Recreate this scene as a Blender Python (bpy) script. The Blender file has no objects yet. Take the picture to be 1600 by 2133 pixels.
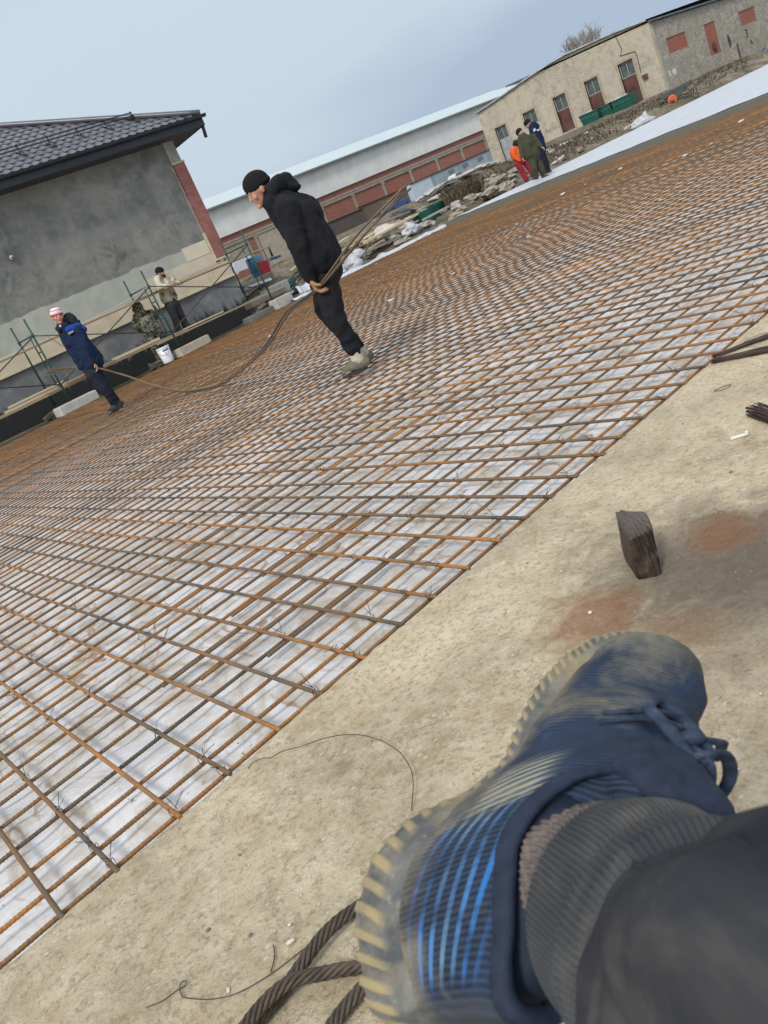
import bpy, math, random
import numpy as np
from mathutils import Vector, Matrix, noise
random.seed(7); rng=np.random.default_rng(7)
SC=bpy.context.scene; COL=SC.collection
# ---------------------------------------------------------------- camera
YAW,PIT,ROL=[math.radians(a) for a in (56.4375,18.4466,-24.3676)]
FPX=1701.15; C=np.array([0.,0.,1.05])
F=np.array([math.cos(PIT)*math.cos(YAW),math.cos(PIT)*math.sin(YAW),-math.sin(PIT)])
_r=np.cross(F,[0,0,1.]);_r/=np.linalg.norm(_r);_u=np.cross(_r,F)
R=math.cos(ROL)*_r+math.sin(ROL)*_u; U=-math.sin(ROL)*_r+math.cos(ROL)*_u
cd=bpy.data.cameras.new('camera'); cam=bpy.data.objects.new('camera',cd); COL.objects.link(cam)
cam.matrix_world=Matrix(((R[0],U[0],-F[0],C[0]),(R[1],U[1],-F[1],C[1]),(R[2],U[2],-F[2],C[2]),(0,0,0,1)))
cd.sensor_fit='VERTICAL'; cd.sensor_height=36; cd.lens=FPX/2133*36; cd.clip_start=.02; cd.clip_end=6000
cd.dof.use_dof=True; cd.dof.focus_distance=4.5; cd.dof.aperture_fstop=20.0
SC.camera=cam
SC.view_settings.view_transform='Standard'; SC.view_settings.look='None'; SC.view_settings.exposure=0.22; SC.view_settings.gamma=1
# ---------------------------------------------------------------- world and sun
SUN_EL,SUN_AZ=math.radians(46),math.radians(207)     # azimuth measured from +X towards +Y
W=bpy.data.worlds.new('World'); SC.world=W; W.use_nodes=True
nt=W.node_tree; N=nt.nodes; L=nt.links; N.clear()
out=N.new('ShaderNodeOutputWorld'); bg=N.new('ShaderNodeBackground'); L.new(bg.outputs[0],out.inputs[0])
sky=N.new('ShaderNodeTexSky'); sky.sky_type='NISHITA'; sky.sun_disc=False; sky.sun_elevation=SUN_EL; sky.sun_rotation=math.pi/2-SUN_AZ
sky.air_density=1.2; sky.dust_density=3
tc=N.new('ShaderNodeTexCoord')
def wn(op,a,b,c=None):
    n=N.new('ShaderNodeMath'); n.operation=op
    for i,v in enumerate((a,b,c)):
        if v is None: continue
        if hasattr(v,'is_linked') or hasattr(v,'links'): L.new(v,n.inputs[i])
        else: n.inputs[i].default_value=v
    return n.outputs[0]
nz=N.new('ShaderNodeTexNoise'); nz.inputs['Scale'].default_value=1.3; nz.inputs['Detail'].default_value=4; nz.inputs['Roughness'].default_value=.45; nz.inputs['Distortion'].default_value=.4
mp=N.new('ShaderNodeMapping'); mp.inputs['Scale'].default_value=(1,1,2.6); L.new(tc.outputs['Generated'],mp.inputs[0]); L.new(mp.outputs[0],nz.inputs[0])
sep=N.new('ShaderNodeSeparateXYZ'); L.new(tc.outputs['Generated'],sep.inputs[0])
# darker rain cloud low over the hills on the +X side
g1=wn('MULTIPLY_ADD',sep.outputs[0],.62,0.30); g2=wn('MULTIPLY_ADD',sep.outputs[2],-1.9,g1); g3=wn('MULTIPLY_ADD',nz.outputs[0],.75,g2)
rp=N.new('ShaderNodeValToRGB'); L.new(g3,rp.inputs[0])
e=rp.color_ramp.elements; e[0].position=-.0; e[0].color=(.86,.92,1.0,1); e[1].position=1.10; e[1].color=(.37,.455,.585,1); x=e.new(.20); x.color=(.52,.61,.715,1)
x=e.new(.50); x.color=(.53,.625,.705,1); x=e.new(.84); x.color=(.51,.595,.685,1)
mx=N.new('ShaderNodeMix'); mx.data_type='RGBA'; mx.inputs['Factor'].default_value=.93
sc_=N.new('ShaderNodeVectorMath'); sc_.operation='SCALE'; sc_.inputs[3].default_value=.10; L.new(sky.outputs[0],sc_.inputs[0])
L.new(sc_.outputs[0],mx.inputs[6]); L.new(rp.outputs[0],mx.inputs[7]); L.new(mx.outputs[2],bg.inputs[0]); bg.inputs[1].default_value=1.0
sd=bpy.data.lights.new('sun','SUN'); sd.energy=1.9; sd.angle=math.radians(12); sd.color=(1,.955,.88)
sun=bpy.data.objects.new('sun',sd); COL.objects.link(sun)
sun.rotation_euler=Vector((math.cos(SUN_EL)*math.cos(SUN_AZ),math.cos(SUN_EL)*math.sin(SUN_AZ),math.sin(SUN_EL))).to_track_quat('Z','Y').to_euler()
# ---------------------------------------------------------------- placing helpers (all give real positions on real planes)
def ray(x,y): return F+R*(x-800)/FPX-U*(y-1066.5)/FPX
def gz(x,y,z=0): d=ray(x,y);return C+d*(z-C[2])/d[2]
def gx(x,y,X): d=ray(x,y);return C+d*X/d[0]
def gy(x,y,Y): d=ray(x,y);return C+d*Y/d[1]
V3=lambda *a: np.array(a,float)
def nrm(v): v=np.array(v,float); return v/(np.linalg.norm(v)+1e-12)
# ---------------------------------------------------------------- mesh kit
class MB:
    def __init__(s): s.V=[]; s.F=[]; s.n=0
    def add(s,V,Fs):
        V=np.asarray(V,float); s.V.append(V); s.F+= [tuple(i+s.n for i in f) for f in Fs]; s.n+=len(V); return s
    def box(s,c,size,ax=None,bev=0):
        h=np.array(size)/2.; A=np.eye(3) if ax is None else np.array(ax)
        P=np.array([[x,y,z] for x in(-1,1) for y in(-1,1) for z in(-1,1)])*h
        return s.add(P@A+np.array(c),[(0,1,3,2),(4,6,7,5),(0,4,5,1),(2,3,7,6),(0,2,6,4),(1,5,7,3)])
    def bb(s,a,b): a=np.array(a,float);b=np.array(b,float); return s.box((a+b)/2,np.abs(b-a))
    def beam(s,a,b,w,h,up=(0,0,1)):
        a=np.array(a,float);b=np.array(b,float);x=nrm(b-a);y=np.cross(up,x)
        if np.linalg.norm(y)<1e-3:y=np.cross((1,0,0),x)
        y=nrm(y);z=np.cross(x,y)
        return s.box((a+b)/2,(np.linalg.norm(b-a),w,h),(x,y,z))
    def tube(s,pts,r,n=8,cap=True):
        P=np.array(pts,float);m=len(P);T=np.gradient(P,axis=0);T/=np.linalg.norm(T,axis=1)[:,None]+1e-12
        rr=np.full(m,r) if np.isscalar(r) else np.array(r,float)
        u=np.cross(T[0],(0,0,1.)); u=u if np.linalg.norm(u)>1e-2 else np.cross(T[0],(1.,0,0)); u=nrm(u)
        a=np.arange(n)*2*math.pi/n; out=[]
        for i in range(m):
            u=nrm(u-T[i]*(u@T[i])); v=np.cross(T[i],u)
            out.append(P[i]+rr[i]*(np.cos(a)[:,None]*u+np.sin(a)[:,None]*v))
        Fs=[(i*n+j,i*n+(j+1)%n,(i+1)*n+(j+1)%n,(i+1)*n+j) for i in range(m-1) for j in range(n)]
        if cap: Fs+=[tuple(range(n-1,-1,-1)),tuple((m-1)*n+j for j in range(n))]
        return s.add(np.concatenate(out),Fs)
    def lathe(s,c,prof,n=20,ax=None,cap=True):
        A=np.eye(3) if ax is None else np.array(ax); a=np.arange(n)*2*math.pi/n
        V=[[r*math.cos(t),r*math.sin(t),z] for r,z in prof for t in a]; m=len(prof)
        Fs=[(i*n+j,i*n+(j+1)%n,(i+1)*n+(j+1)%n,(i+1)*n+j) for i in range(m-1) for j in range(n)]
        if cap: Fs+=[tuple(range(n-1,-1,-1)),tuple((m-1)*n+j for j in range(n))]
        return s.add(np.array(V)@A+np.array(c),Fs)
    def cap(s,a,ra,b=None,rb=None,sc=None,n=12):
        # tapered capsule, or an ellipsoid when b is None (radii sc along the world or given axes)
        if b is None:
            k=10; V=[];A=np.eye(3); R3=np.array([ra]*3 if np.isscalar(ra) else ra,float)
            if sc is not None:A=np.array(sc)
            for i in range(k+1):
                p=math.pi*(i+.5)/(k+1)
                V+=[[math.sin(p)*math.cos(t),math.sin(p)*math.sin(t),-math.cos(p)] for t in np.arange(n+2)*2*math.pi/(n+2)]
            m=n+2;Fs=[(i*m+j,i*m+(j+1)%m,(i+1)*m+(j+1)%m,(i+1)*m+j) for i in range(k) for j in range(m)]+[tuple(range(m-1,-1,-1)),tuple(k*m+j for j in range(m))]
            return s.add((np.array(V)*R3)@A+np.array(a,float),Fs)
        a=np.array(a,float);b=np.array(b,float);rb=ra if rb is None else rb;x=nrm(b-a)
        pts=[a-x*ra*c for c in (.98,.85,.6,.3)];rr=[ra*math.sqrt(1-c*c) for c in (.98,.85,.6,.3)]
        pts+=[a,b];rr+=[ra,rb];pts+=[b+x*rb*c for c in (.3,.6,.85,.98)];rr+=[rb*math.sqrt(1-c*c) for c in (.3,.6,.85,.98)]
        y=np.cross(x,(0,0,1.));y=y if np.linalg.norm(y)>.05 else np.cross(x,(1.,0,0));y=nrm(y);z=np.cross(x,y);t=np.arange(n)*2*math.pi/n
        V=np.concatenate([p+r*(np.cos(t)[:,None]*y+np.sin(t)[:,None]*z) for p,r in zip(pts,rr)]);m=len(pts)
        return s.add(V,[(i*n+j,i*n+(j+1)%n,(i+1)*n+(j+1)%n,(i+1)*n+j) for i in range(m-1) for j in range(n)]+[tuple(range(n-1,-1,-1)),tuple((m-1)*n+j for j in range(n))])
    def rock(s,c,size,seed,rough=.28,ax=None,flat=0):
        r=random.Random(seed); n=9;k=6;V=[];A=np.eye(3) if ax is None else np.array(ax); o=Vector((r.random()*50,r.random()*50,r.random()*50))
        for i in range(k+1):
            p=math.pi*(i+.3)/(k+.6)
            for j in range(n):
                t=j*2*math.pi/n+i*.35; d=Vector((math.sin(p)*math.cos(t),math.sin(p)*math.sin(t),-math.cos(p)))
                # squared-off so that it reads as a broken block
                q=max(abs(d.x),abs(d.y),abs(d.z)); d2=d/ (q**.6)
                V.append(list(d2*(.62+rough*(noise.noise(d*1.7+o)+.5*noise.noise(d*4+o)))))
        Fs=[(i*n+j,i*n+(j+1)%n,(i+1)*n+(j+1)%n,(i+1)*n+j) for i in range(k) for j in range(n)]+[tuple(range(n-1,-1,-1)),tuple(k*n+j for j in range(n))]
        return s.add((np.array(V)*np.array(size))@A+np.array(c,float),Fs)
    def grid(s,P):   # P array (m,n,3)
        m,n=P.shape[:2]
        return s.add(P.reshape(-1,3),[(i*n+j,(i+1)*n+j,(i+1)*n+j+1,i*n+j+1) for i in range(m-1) for j in range(n-1)])
def raw(name,V,Fs,mat,smooth=False,fix=True):
    me=bpy.data.meshes.new(name); me.from_pydata([tuple(v) for v in V],[],Fs); me.update()
    if fix:
        import bmesh
        bm=bmesh.new(); bm.from_mesh(me); bmesh.ops.recalc_face_normals(bm,faces=bm.faces); bm.to_mesh(me); bm.free()
    if smooth: me.polygons.foreach_set('use_smooth',[True]*len(me.polygons))
    if mat: me.materials.append(mat)
    return me
def tag(o,label=None,cat=None,group=None,kind=None):
    if label:o['label']=label
    if cat:o['category']=cat
    if group:o['group']=group
    if kind:o['kind']=kind
    return o
def empty(name,loc,label=None,cat=None,group=None):
    o=bpy.data.objects.new(name,None); COL.objects.link(o); o.location=tuple(loc); o.empty_display_size=.2
    return tag(o,label,cat,group)
def wpos(o):
    p=V3(*o.location)
    while o.parent is not None: o=o.parent; p=p+V3(*o.location)
    return p
def obj(name,mb,mat,parent=None,loc=None,smooth=False,label=None,cat=None,group=None,kind=None,fix=True):
    """vertices are in world space; origin goes to loc (top level) or to the parent's origin"""
    V=np.concatenate(mb.V) if isinstance(mb,MB) else mb[0]; Fs=mb.F if isinstance(mb,MB) else mb[1]
    base=V3(0,0,0)
    if parent is not None: base=wpos(parent)
    elif loc is not None: base=np.array(loc,float)
    elif loc is None and parent is None and kind!='structure': base=V3(V[:,0].mean(),V[:,1].mean(),V[:,2].min())
    me=raw(name,V-base,Fs,mat,smooth,fix); o=bpy.data.objects.new(name,me); COL.objects.link(o)
    if parent is not None:o.parent=parent
    else:o.location=tuple(base)
    return tag(o,label,cat,group,kind)
def copy_tree(o,parent=None):
    c=o.copy(); COL.objects.link(c); c.parent=parent
    for ch in list(o.children): copy_tree(ch,c)
    return c
def blob(name,mb,mat,parent,voxel=.012,smooth_it=6,fold=None,label=None,loc=None,**kw):
    """one continuous surface grown over overlapping forms"""
    V=np.concatenate(mb.V); base=wpos(parent) if parent is not None else np.array(loc,float)
    me=raw(name+'_src',V-base,mb.F,None); t=bpy.data.objects.new('tmp',me); COL.objects.link(t)
    m=t.modifiers.new('r','REMESH'); m.mode='VOXEL'; m.voxel_size=voxel; m.use_smooth_shade=True
    if smooth_it: m2=t.modifiers.new('s','SMOOTH'); m2.iterations=smooth_it; m2.factor=.5
    dg=bpy.context.evaluated_depsgraph_get(); dg.update(); me2=bpy.data.meshes.new_from_object(t.evaluated_get(dg)); bpy.data.objects.remove(t); bpy.data.meshes.remove(me)
    me2.name=name; n=len(me2.vertices)
    if fold:
        amp,sc,str_=fold; co=np.empty(n*3); me2.vertices.foreach_get('co',co); co=co.reshape(-1,3); no=np.empty(n*3); me2.vertices.foreach_get('normal',no); no=no.reshape(-1,3)
        d=np.empty(n)
        sx,sy,sz=str_
        for i in range(n):
            x,y,z=co[i]; w=noise.noise((x*3,y*3,z*3)); a=noise.noise((x*sc*sx+w*2.,y*sc*sy,z*sc*sz+w)); b=noise.noise((x*sc*2.2+9,y*sc*2.2,z*sc*2.2*sz))
            d[i]=(1-abs(a)*2.6)*.7+b*.4
        co=co+no*(d*amp)[:,None]; me2.vertices.foreach_set('co',co.ravel()); me2.update()
    me2.polygons.foreach_set('use_smooth',[True]*len(me2.polygons)); me2.materials.clear(); me2.materials.append(mat)
    o=bpy.data.objects.new(name,me2); COL.objects.link(o)
    if parent is not None:o.parent=parent
    else:o.location=tuple(base)
    return tag(o,label,**kw)
# ---------------------------------------------------------------- materials
class Mat:
    def __init__(s,name,rough=.8,metal=0,spec=.5):
        s.m=bpy.data.materials.new(name); s.m.use_nodes=True; s.t=s.m.node_tree; s.b=s.t.nodes['Principled BSDF']
        s.b.inputs['Roughness'].default_value=rough; s.b.inputs['Metallic'].default_value=metal; s.b.inputs['Specular IOR Level'].default_value=spec
        s.tc=s.t.nodes.new('ShaderNodeTexCoord'); s.o=s.tc.outputs['Object']; s.lastn=None
    def nd(s,t,**k):
        n=s.t.nodes.new(t)
        for a,v in k.items(): setattr(n,a,v)
        return n
    def ln(s,v,i):
        if hasattr(v,'links'): s.t.links.new(v,i)
        else:
            if isinstance(v,(tuple,list)) and len(v)==3 and len(i.default_value)==4: v=(*v,1)
            i.default_value=v
    def mapv(s,scale=(1,1,1),rot=(0,0,0),loc=(0,0,0),v=None):
        n=s.nd('ShaderNodeMapping'); s.ln(v if v is not None else s.o,n.inputs[0]); n.inputs['Scale'].default_value=scale; n.inputs['Rotation'].default_value=rot; n.inputs['Location'].default_value=loc; return n.outputs[0]
    def noise(s,scale=5,detail=4,rough=.55,dist=0,v=None,stretch=None):
        n=s.nd('ShaderNodeTexNoise'); n.inputs['Scale'].default_value=scale; n.inputs['Detail'].default_value=detail; n.inputs['Roughness'].default_value=rough; n.inputs['Distortion'].default_value=dist
        s.ln(v if v is not None else (s.mapv(stretch) if stretch else s.o),n.inputs[0]); return n.outputs[0]
    def vor(s,scale=5,feat='F1',v=None,out=0,rnd=1):
        n=s.nd('ShaderNodeTexVoronoi'); n.feature=feat; n.inputs['Scale'].default_value=scale; n.inputs['Randomness'].default_value=rnd; s.ln(v if v is not None else s.o,n.inputs[0]); return n.outputs[out]
    def wave(s,scale=5,dist=0,v=None,dir='X',detail=1,dscale=1,prof='SIN'):
        n=s.nd('ShaderNodeTexWave'); n.bands_direction=dir; n.wave_profile=prof; n.inputs['Scale'].default_value=scale; n.inputs['Distortion'].default_value=dist; n.inputs['Detail'].default_value=detail; n.inputs['Detail Scale'].default_value=dscale
        s.ln(v if v is not None else s.o,n.inputs[0]); return n.outputs['Fac']
    def ramp(s,f,*st):
        n=s.nd('ShaderNodeValToRGB'); s.ln(f,n.inputs[0]); e=n.color_ramp.elements
        for i,(p,c) in enumerate(st):
            if isinstance(c,(int,float)): c=(c,c,c)
            x=e[i] if i<2 else e.new(p)
            x.position=p; x.color=(*c,1)
        return n.outputs[0]
    def mix(s,f,a,b,mode='MIX'):
        n=s.nd('ShaderNodeMix',data_type='RGBA',blend_type=mode); s.ln(f,n.inputs[0]); s.ln(a,n.inputs[6]); s.ln(b,n.inputs[7]); return n.outputs[2]
    def math(s,op,a,b=0.,c=None,clamp=False):
        n=s.nd('ShaderNodeMath',operation=op,use_clamp=clamp); s.ln(a,n.inputs[0]); s.ln(b,n.inputs[1])
        if c is not None:s.ln(c,n.inputs[2])
        return n.outputs[0]
    def sep(s,v=None):
        n=s.nd('ShaderNodeSeparateXYZ'); s.ln(v if v is not None else s.o,n.inputs[0]); return n.outputs
    def comb(s,x,y,z=0.):
        n=s.nd('ShaderNodeCombineXYZ'); s.ln(x,n.inputs[0]); s.ln(y,n.inputs[1]); s.ln(z,n.inputs[2]); return n.outputs[0]
    def brick(s,v,w,h,mortar,c1,c2,cm,off=.5):
        n=s.nd('ShaderNodeTexBrick'); s.ln(v,n.inputs['Vector']); n.offset=off; n.inputs['Scale'].default_value=1; n.inputs['Brick Width'].default_value=w; n.inputs['Row Height'].default_value=h; n.inputs['Mortar Size'].default_value=mortar; n.inputs['Mortar Smooth'].default_value=.2
        s.ln(c1,n.inputs['Color1']); s.ln(c2,n.inputs['Color2']); s.ln(cm,n.inputs['Mortar']); return n.outputs
    def dist(s,p,v=None):
        n=s.nd('ShaderNodeVectorMath',operation='DISTANCE'); s.ln(v if v is not None else s.o,n.inputs[0]); n.inputs[1].default_value=p; return n.outputs['Value']
    def rnd(s): return s.nd('ShaderNodeObjectInfo').outputs['Random']
    def col(s,c): s.ln(c,s.b.inputs['Base Color']); return s
    def rgh(s,c): s.ln(c,s.b.inputs['Roughness']); return s
    def bump(s,h,strength=.4,distance=.01):
        n=s.nd('ShaderNodeBump'); n.inputs['Strength'].default_value=strength; n.inputs['Distance'].default_value=distance; s.ln(h,n.inputs['Height'])
        if s.lastn is not None: s.t.links.new(s.lastn,n.inputs['Normal'])
        s.lastn=n.outputs[0]; s.t.links.new(s.lastn,s.b.inputs['Normal']); return s
def simple(name,c1,c2=None,rough=.8,scale=6,metal=0,bump=.3,bd=.005,bs=None,rl=.35,rh=.65,spec=.5,detail=6,stretch=None):
    m=Mat(name,rough,metal,spec)
    if c2 is None:c2=tuple(v*.7 for v in c1)
    m.col(m.ramp(m.noise(scale,detail,.6,.3,stretch=stretch),(rl,c1),(rh,c2)))
    if bump: m.bump(m.noise(bs or scale*4,6,.6,stretch=stretch),bump,bd)
    return m.m
# ================================================================ SETTING
# ---- concrete slab in the foreground
def m_slab():
    m=Mat('pale_concrete',.88,0,.3)
    n1=m.noise(2.2,8,.62,.4); n2=m.noise(14,8,.7,.2); n3=m.noise(60,6,.7); n4=m.noise(.9,3,.5)
    c=m.ramp(n1,(.32,(.66,.545,.365)),(.5,(.53,.43,.275)),(.68,(.37,.29,.18)))
    c=m.mix(m.ramp(n2,(.40,0),(.70,.75)),c,(.72,.64,.49))
    c=m.mix(m.ramp(n3,(.50,0),(.66,.7)),c,(.26,.20,.13)); c=m.mix(m.ramp(m.noise(3.2,7,.7,.5),(.50,0),(.68,.55)),c,(.29,.235,.16))
    c=m.mix(m.ramp(n4,(.52,0),(.72,.35)),c,(.33,.28,.20))
    v=m.vor(38,'F1',m.mapv((1,1.5,1))); vn=m.noise(9,3)
    ag=m.math('MULTIPLY',m.ramp(v,(.10,1),(.26,0)),m.ramp(vn,(.5,0),(.6,1)))
    c=m.mix(m.math('MULTIPLY',ag,.8),c,(.72,.66,.55))
    v2=m.vor(85,'F1'); sp=m.math('MULTIPLY',m.ramp(v2,(.06,1),(.14,0)),m.ramp(m.noise(21,2),(.55,0),(.62,1)))
    c=m.mix(sp,c,(.12,.09,.065))
    # grime and rust round the steel stub (stains on the slab itself)
    nn=m.noise(8,9,.75,.6)
    def stain(p,rad,col,amt,c):
        d=m.math('DIVIDE',m.dist(p),rad); d=m.math('ADD',d,m.math('MULTIPLY',m.math('SUBTRACT',nn,.5),1.5))
        return m.mix(m.math('MULTIPLY',m.math('MULTIPLY',m.ramp(d,(.40,1),(.95,0)),m.ramp(n3,(.36,1),(.70,.5))),amt),c,col)
    c=stain(tuple(gz(1440,1170,0)),.42,(.125,.10,.078),.85,c)
    c=stain((1.62,.92,0),.36,(.14,.11,.085),.8,c); c=stain((1.33,.92,0),.32,(.16,.125,.09),.65,c)
    q1=tuple(gz(1505,1115,0));q2=tuple(gz(1235,1290,0));q3=tuple(gz(1420,1330,0))
    c=stain(q1,.13,(.26,.115,.05),.75,c); c=stain(q2,.17,(.27,.125,.055),.8,c); c=stain(q3,.14,(.27,.14,.07),.5,c)
    c=stain((.2,.3,0),.7,(.40,.35,.27),.4,c)
    m.col(c); m.bump(n1,.6,.03); m.bump(n2,1.,.022); m.bump(n3,1.,.008); m.bump(m.math('MULTIPLY',ag,1),.5,.002)
    return m.m
xs=np.concatenate([np.linspace(-7,-1.6,8),np.linspace(-1.5,4.6,300),np.linspace(4.8,20,20)]); ys=np.concatenate([np.linspace(-8,-1.1,8),np.linspace(-1,1.78,150),[1.795,1.808,1.817,1.823,1.826,1.827]])
P=np.zeros((len(xs),len(ys),3))
for i,x in enumerate(xs):
    eo=.012*noise.noise((x*3.1,0,0))+.010*noise.noise((x*11,5,0))+.005*noise.noise((x*40,9,0))
    for j,y in enumerate(ys):
        z=.010+.007*noise.noise((x*2,y*2,1))+.004*noise.noise((x*9,y*9,3))+.0022*noise.noise((x*27,y*27,7))
        t=max(0,(y-1.78)/.047)
        z-= .016*t**3 if j<len(ys)-2 else (.03 if j==len(ys)-2 else .09)
        P[i,j]=(x,y+ (eo*max(0,min(1,(y-1.6)/.2))),z)
obj('concrete_slab',MB().grid(P),m_slab(),smooth=True,kind='structure',fix=False)
# ---- wide ground under everything
gm=simple('bare_soil',(.20,.165,.115),(.12,.10,.075),.95,.8,bs=9,bump=.8,bd=.05)
obj('ground',MB().grid(np.array([[[x,y,-.35] for y in (-3000,-300,-30,30,300,3000)] for x in (-3000,-300,-30,30,300,3000)])),gm,kind='structure',fix=False)
def sm(a,b,x): t=min(1,max(0,(x-a)/(b-a))); return t*t*(3-2*t)
SUP=[(16.9,27,.75,1.6),(13.0,20.8,.55,.8),(20.2,30.1,.45,1.3),(12.1,19.3,.2,.5),(12.8,19.5,.15,.5),(13.5,21.6,.4,.8),(15.7,24.3,.5,1.2),(13.8,20.3,.15,.6),(15.4,18.9,.16,.3),(17.1,20.5,.12,.4),(16.3,22.,.55,.9),(14.6,20.6,.65,.7),(22.1,18.0,.12,.5),(27.6,27,.3,1.6),(29.4,27.2,.3,1.6),(31.2,27.6,.35,1.6),(16.8,21.,.15,1.),(18.2,21.8,.1,1.2)]
def terr(x,y):
    if y<17.9 and x>17.6: return -.12
    w=sm(12.5,22,x); up=sum(h*math.exp(-((x-a)**2+(y-b)**2)/(s*s)) for a,b,h,s in SUP if abs(x-a)<3*s and abs(y-b)<3*s)
    base=-.09+ (sm(17.9,19.6,y)*.42+sm(21,25,y)*.22+sm(27,34,y)*.22+sm(36,60,y)*.12)*w
    if x<13: base=-.06
    far=sm(57,72,x)*(1-sm(33,45,y)); base=base*(1-far)+.02*far
    nzv=.16*noise.noise((x*.55,y*.55,2))+.09*noise.noise((x*1.6,y*1.6,4))+.05*noise.noise((x*4,y*4,6))
    k=sm(17.9,19.5,y)*(w*.9+.12)
    ridge=.22*math.exp(-((y-20.3)/.7)**2)*sm(20,26,x)*(1-sm(50,60,x))
    return base+nzv*k*(1-.7*sm(40,60,y))+ridge+up
def m_terr():
    m=Mat('dug_earth',.95,0,.2); a=m.noise(.9,7,.65); b=m.noise(6,7,.7); g=m.noise(.35,4,.6,.3)
    c=m.ramp(a,(.35,(.065,.050,.035)),(.5,(.115,.092,.065)),(.66,(.23,.195,.145)))
    c=m.mix(m.ramp(b,(.45,0),(.7,.7)),c,(.30,.27,.21)); c=m.mix(m.ramp(g,(.5,0),(.62,.5)),c,(.085,.085,.035))
    c=m.mix(m.math('MULTIPLY',m.ramp(m.vor(7),(.12,1),(.22,0)),m.ramp(m.noise(2.3,3),(.5,0),(.6,1))),c,(.40,.37,.31))
    m.col(c); m.bump(b,1,.06); m.bump(m.noise(25,5,.7),.8,.02); return m.m
xs=np.concatenate([np.linspace(-6,11.5,40),np.linspace(12,50,250),np.linspace(51,150,110)]); ys=np.concatenate([np.linspace(17.86,24,56),np.linspace(24.4,48,70),np.linspace(49,180,60)])
P=np.array([[[x,y,terr(x,y)] for y in ys] for x in xs])
obj('earth_bank',MB().grid(P),m_terr(),smooth=True,kind='structure',fix=False)
# ---- white film under the bars
def m_film(name='white_film',dirt=1.0):
    m=Mat(name,.36,0,.5)
    a=m.noise(1.1,6,.6,.5); b=m.noise(5,8,.65,1.6,stretch=(1,.55,1)); c0=m.noise(2.1,5,.6,.8)
    c=m.ramp(a,(.3,(.66,.65,.655)),(.7,(.45,.445,.44)))
    c=m.mix(m.math('MULTIPLY',m.ramp(b,(.45,0),(.64,.9)),dirt),c,(.37,.31,.225))
    w=m.wave(1.7,22,v=m.mapv((1,.5,1),(0,0,.5)),detail=4,dscale=1.6); 
    c=m.mix(m.math('MULTIPLY',m.math('MULTIPLY',m.ramp(w,(.93,0),(.99,.8)),m.ramp(c0,(.45,0),(.6,1))),dirt),c,(.30,.17,.09))
    c=m.mix(m.math('MULTIPLY',m.ramp(m.noise(42,3,.6),(.68,0),(.72,.85)),dirt),c,(.16,.12,.085))
    m.col(c); m.rgh(m.ramp(b,(.4,.30),(.65,.6)))
    m.bump(m.noise(4.5,5,.55,1.4,stretch=(.6,1.5,1)),.55,.03); m.bump(m.wave(3.0,9,v=m.mapv((1,.7,1),(0,0,.9)),detail=3,dscale=1.2),.25,.012); m.bump(m.noise(24,4,.6,.8),.35,.006)
    return m.m
FILM=m_film()
def axis(a,b,n,p=2.2): t=np.linspace(0,1,n); return a+(b-a)*t**p
xs=axis(-1.6,17.86,330); ys=1.74+axis(0,16.35,330)
P=np.zeros((len(xs),len(ys),3))
for i,x in enumerate(xs):
    for j,y in enumerate(ys):
        q=noise.noise((x*1.3,y*1.3,0)); z=-.050+.012*noise.noise((x*2.2,y*2.2,0))+.010*(1-abs(noise.noise((x*5+q*2,y*3.2,3)))*3)*.6+.005*noise.noise((x*13,y*11+q*3,5))
        if y<1.95: z+=(1.95-y)*.10
        P[i,j]=(x,y,z)
obj('plastic_sheet',MB().grid(P),FILM,loc=(0,1.8,0),smooth=True,label='dirty white plastic sheet with brown streaks spread under the whole rebar grid',cat='plastic sheet',fix=False)
# ---- steel bars
def m_bar(name,near):
    m=Mat(name,.62,.25,.4); r=m.rnd()
    off=m.comb(m.math('MULTIPLY',r,61.),m.math('MULTIPLY',r,17.),0)
    v=m.nd('ShaderNodeVectorMath',operation='ADD'); m.ln(m.mapv((1,1.5,1.5)),v.inputs[0]); m.ln(off,v.inputs[1]); v=v.outputs[0]
    n=m.noise(1.4,5,.62,0,v=v); n2=m.noise(16,6,.7,0,v=v); n3=m.noise(70,4,.7,0,v=v)
    f=m.math('ADD',m.math('MULTIPLY_ADD',n,1.6,-.33),m.math('MULTIPLY',m.math('SUBTRACT',r,.5),.42))
    f=m.math('ADD',f,m.math('MULTIPLY',m.math('SUBTRACT',n2,.5),.7))
    c=m.ramp(f,(.0,(.065,.054,.046)),(.18,(.12,.09,.065)),(.34,(.155,.10,.055)),(.56,(.25,.125,.048)),(.84,(.40,.175,.045)))
    c=m.mix(m.ramp(n3,(.55,0),(.75,.5)),c,(.20,.15,.10)); m.col(c); m.rgh(m.ramp(n2,(.3,.5),(.7,.8)))
    if near: m.bump(m.wave(20.,0,v=m.mapv((1,.35,.35))),.55,.0016)
    m.bump(n3,.3,.001); return m.m
BARM=m_bar('rusty_steel_bar',True)
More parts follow.
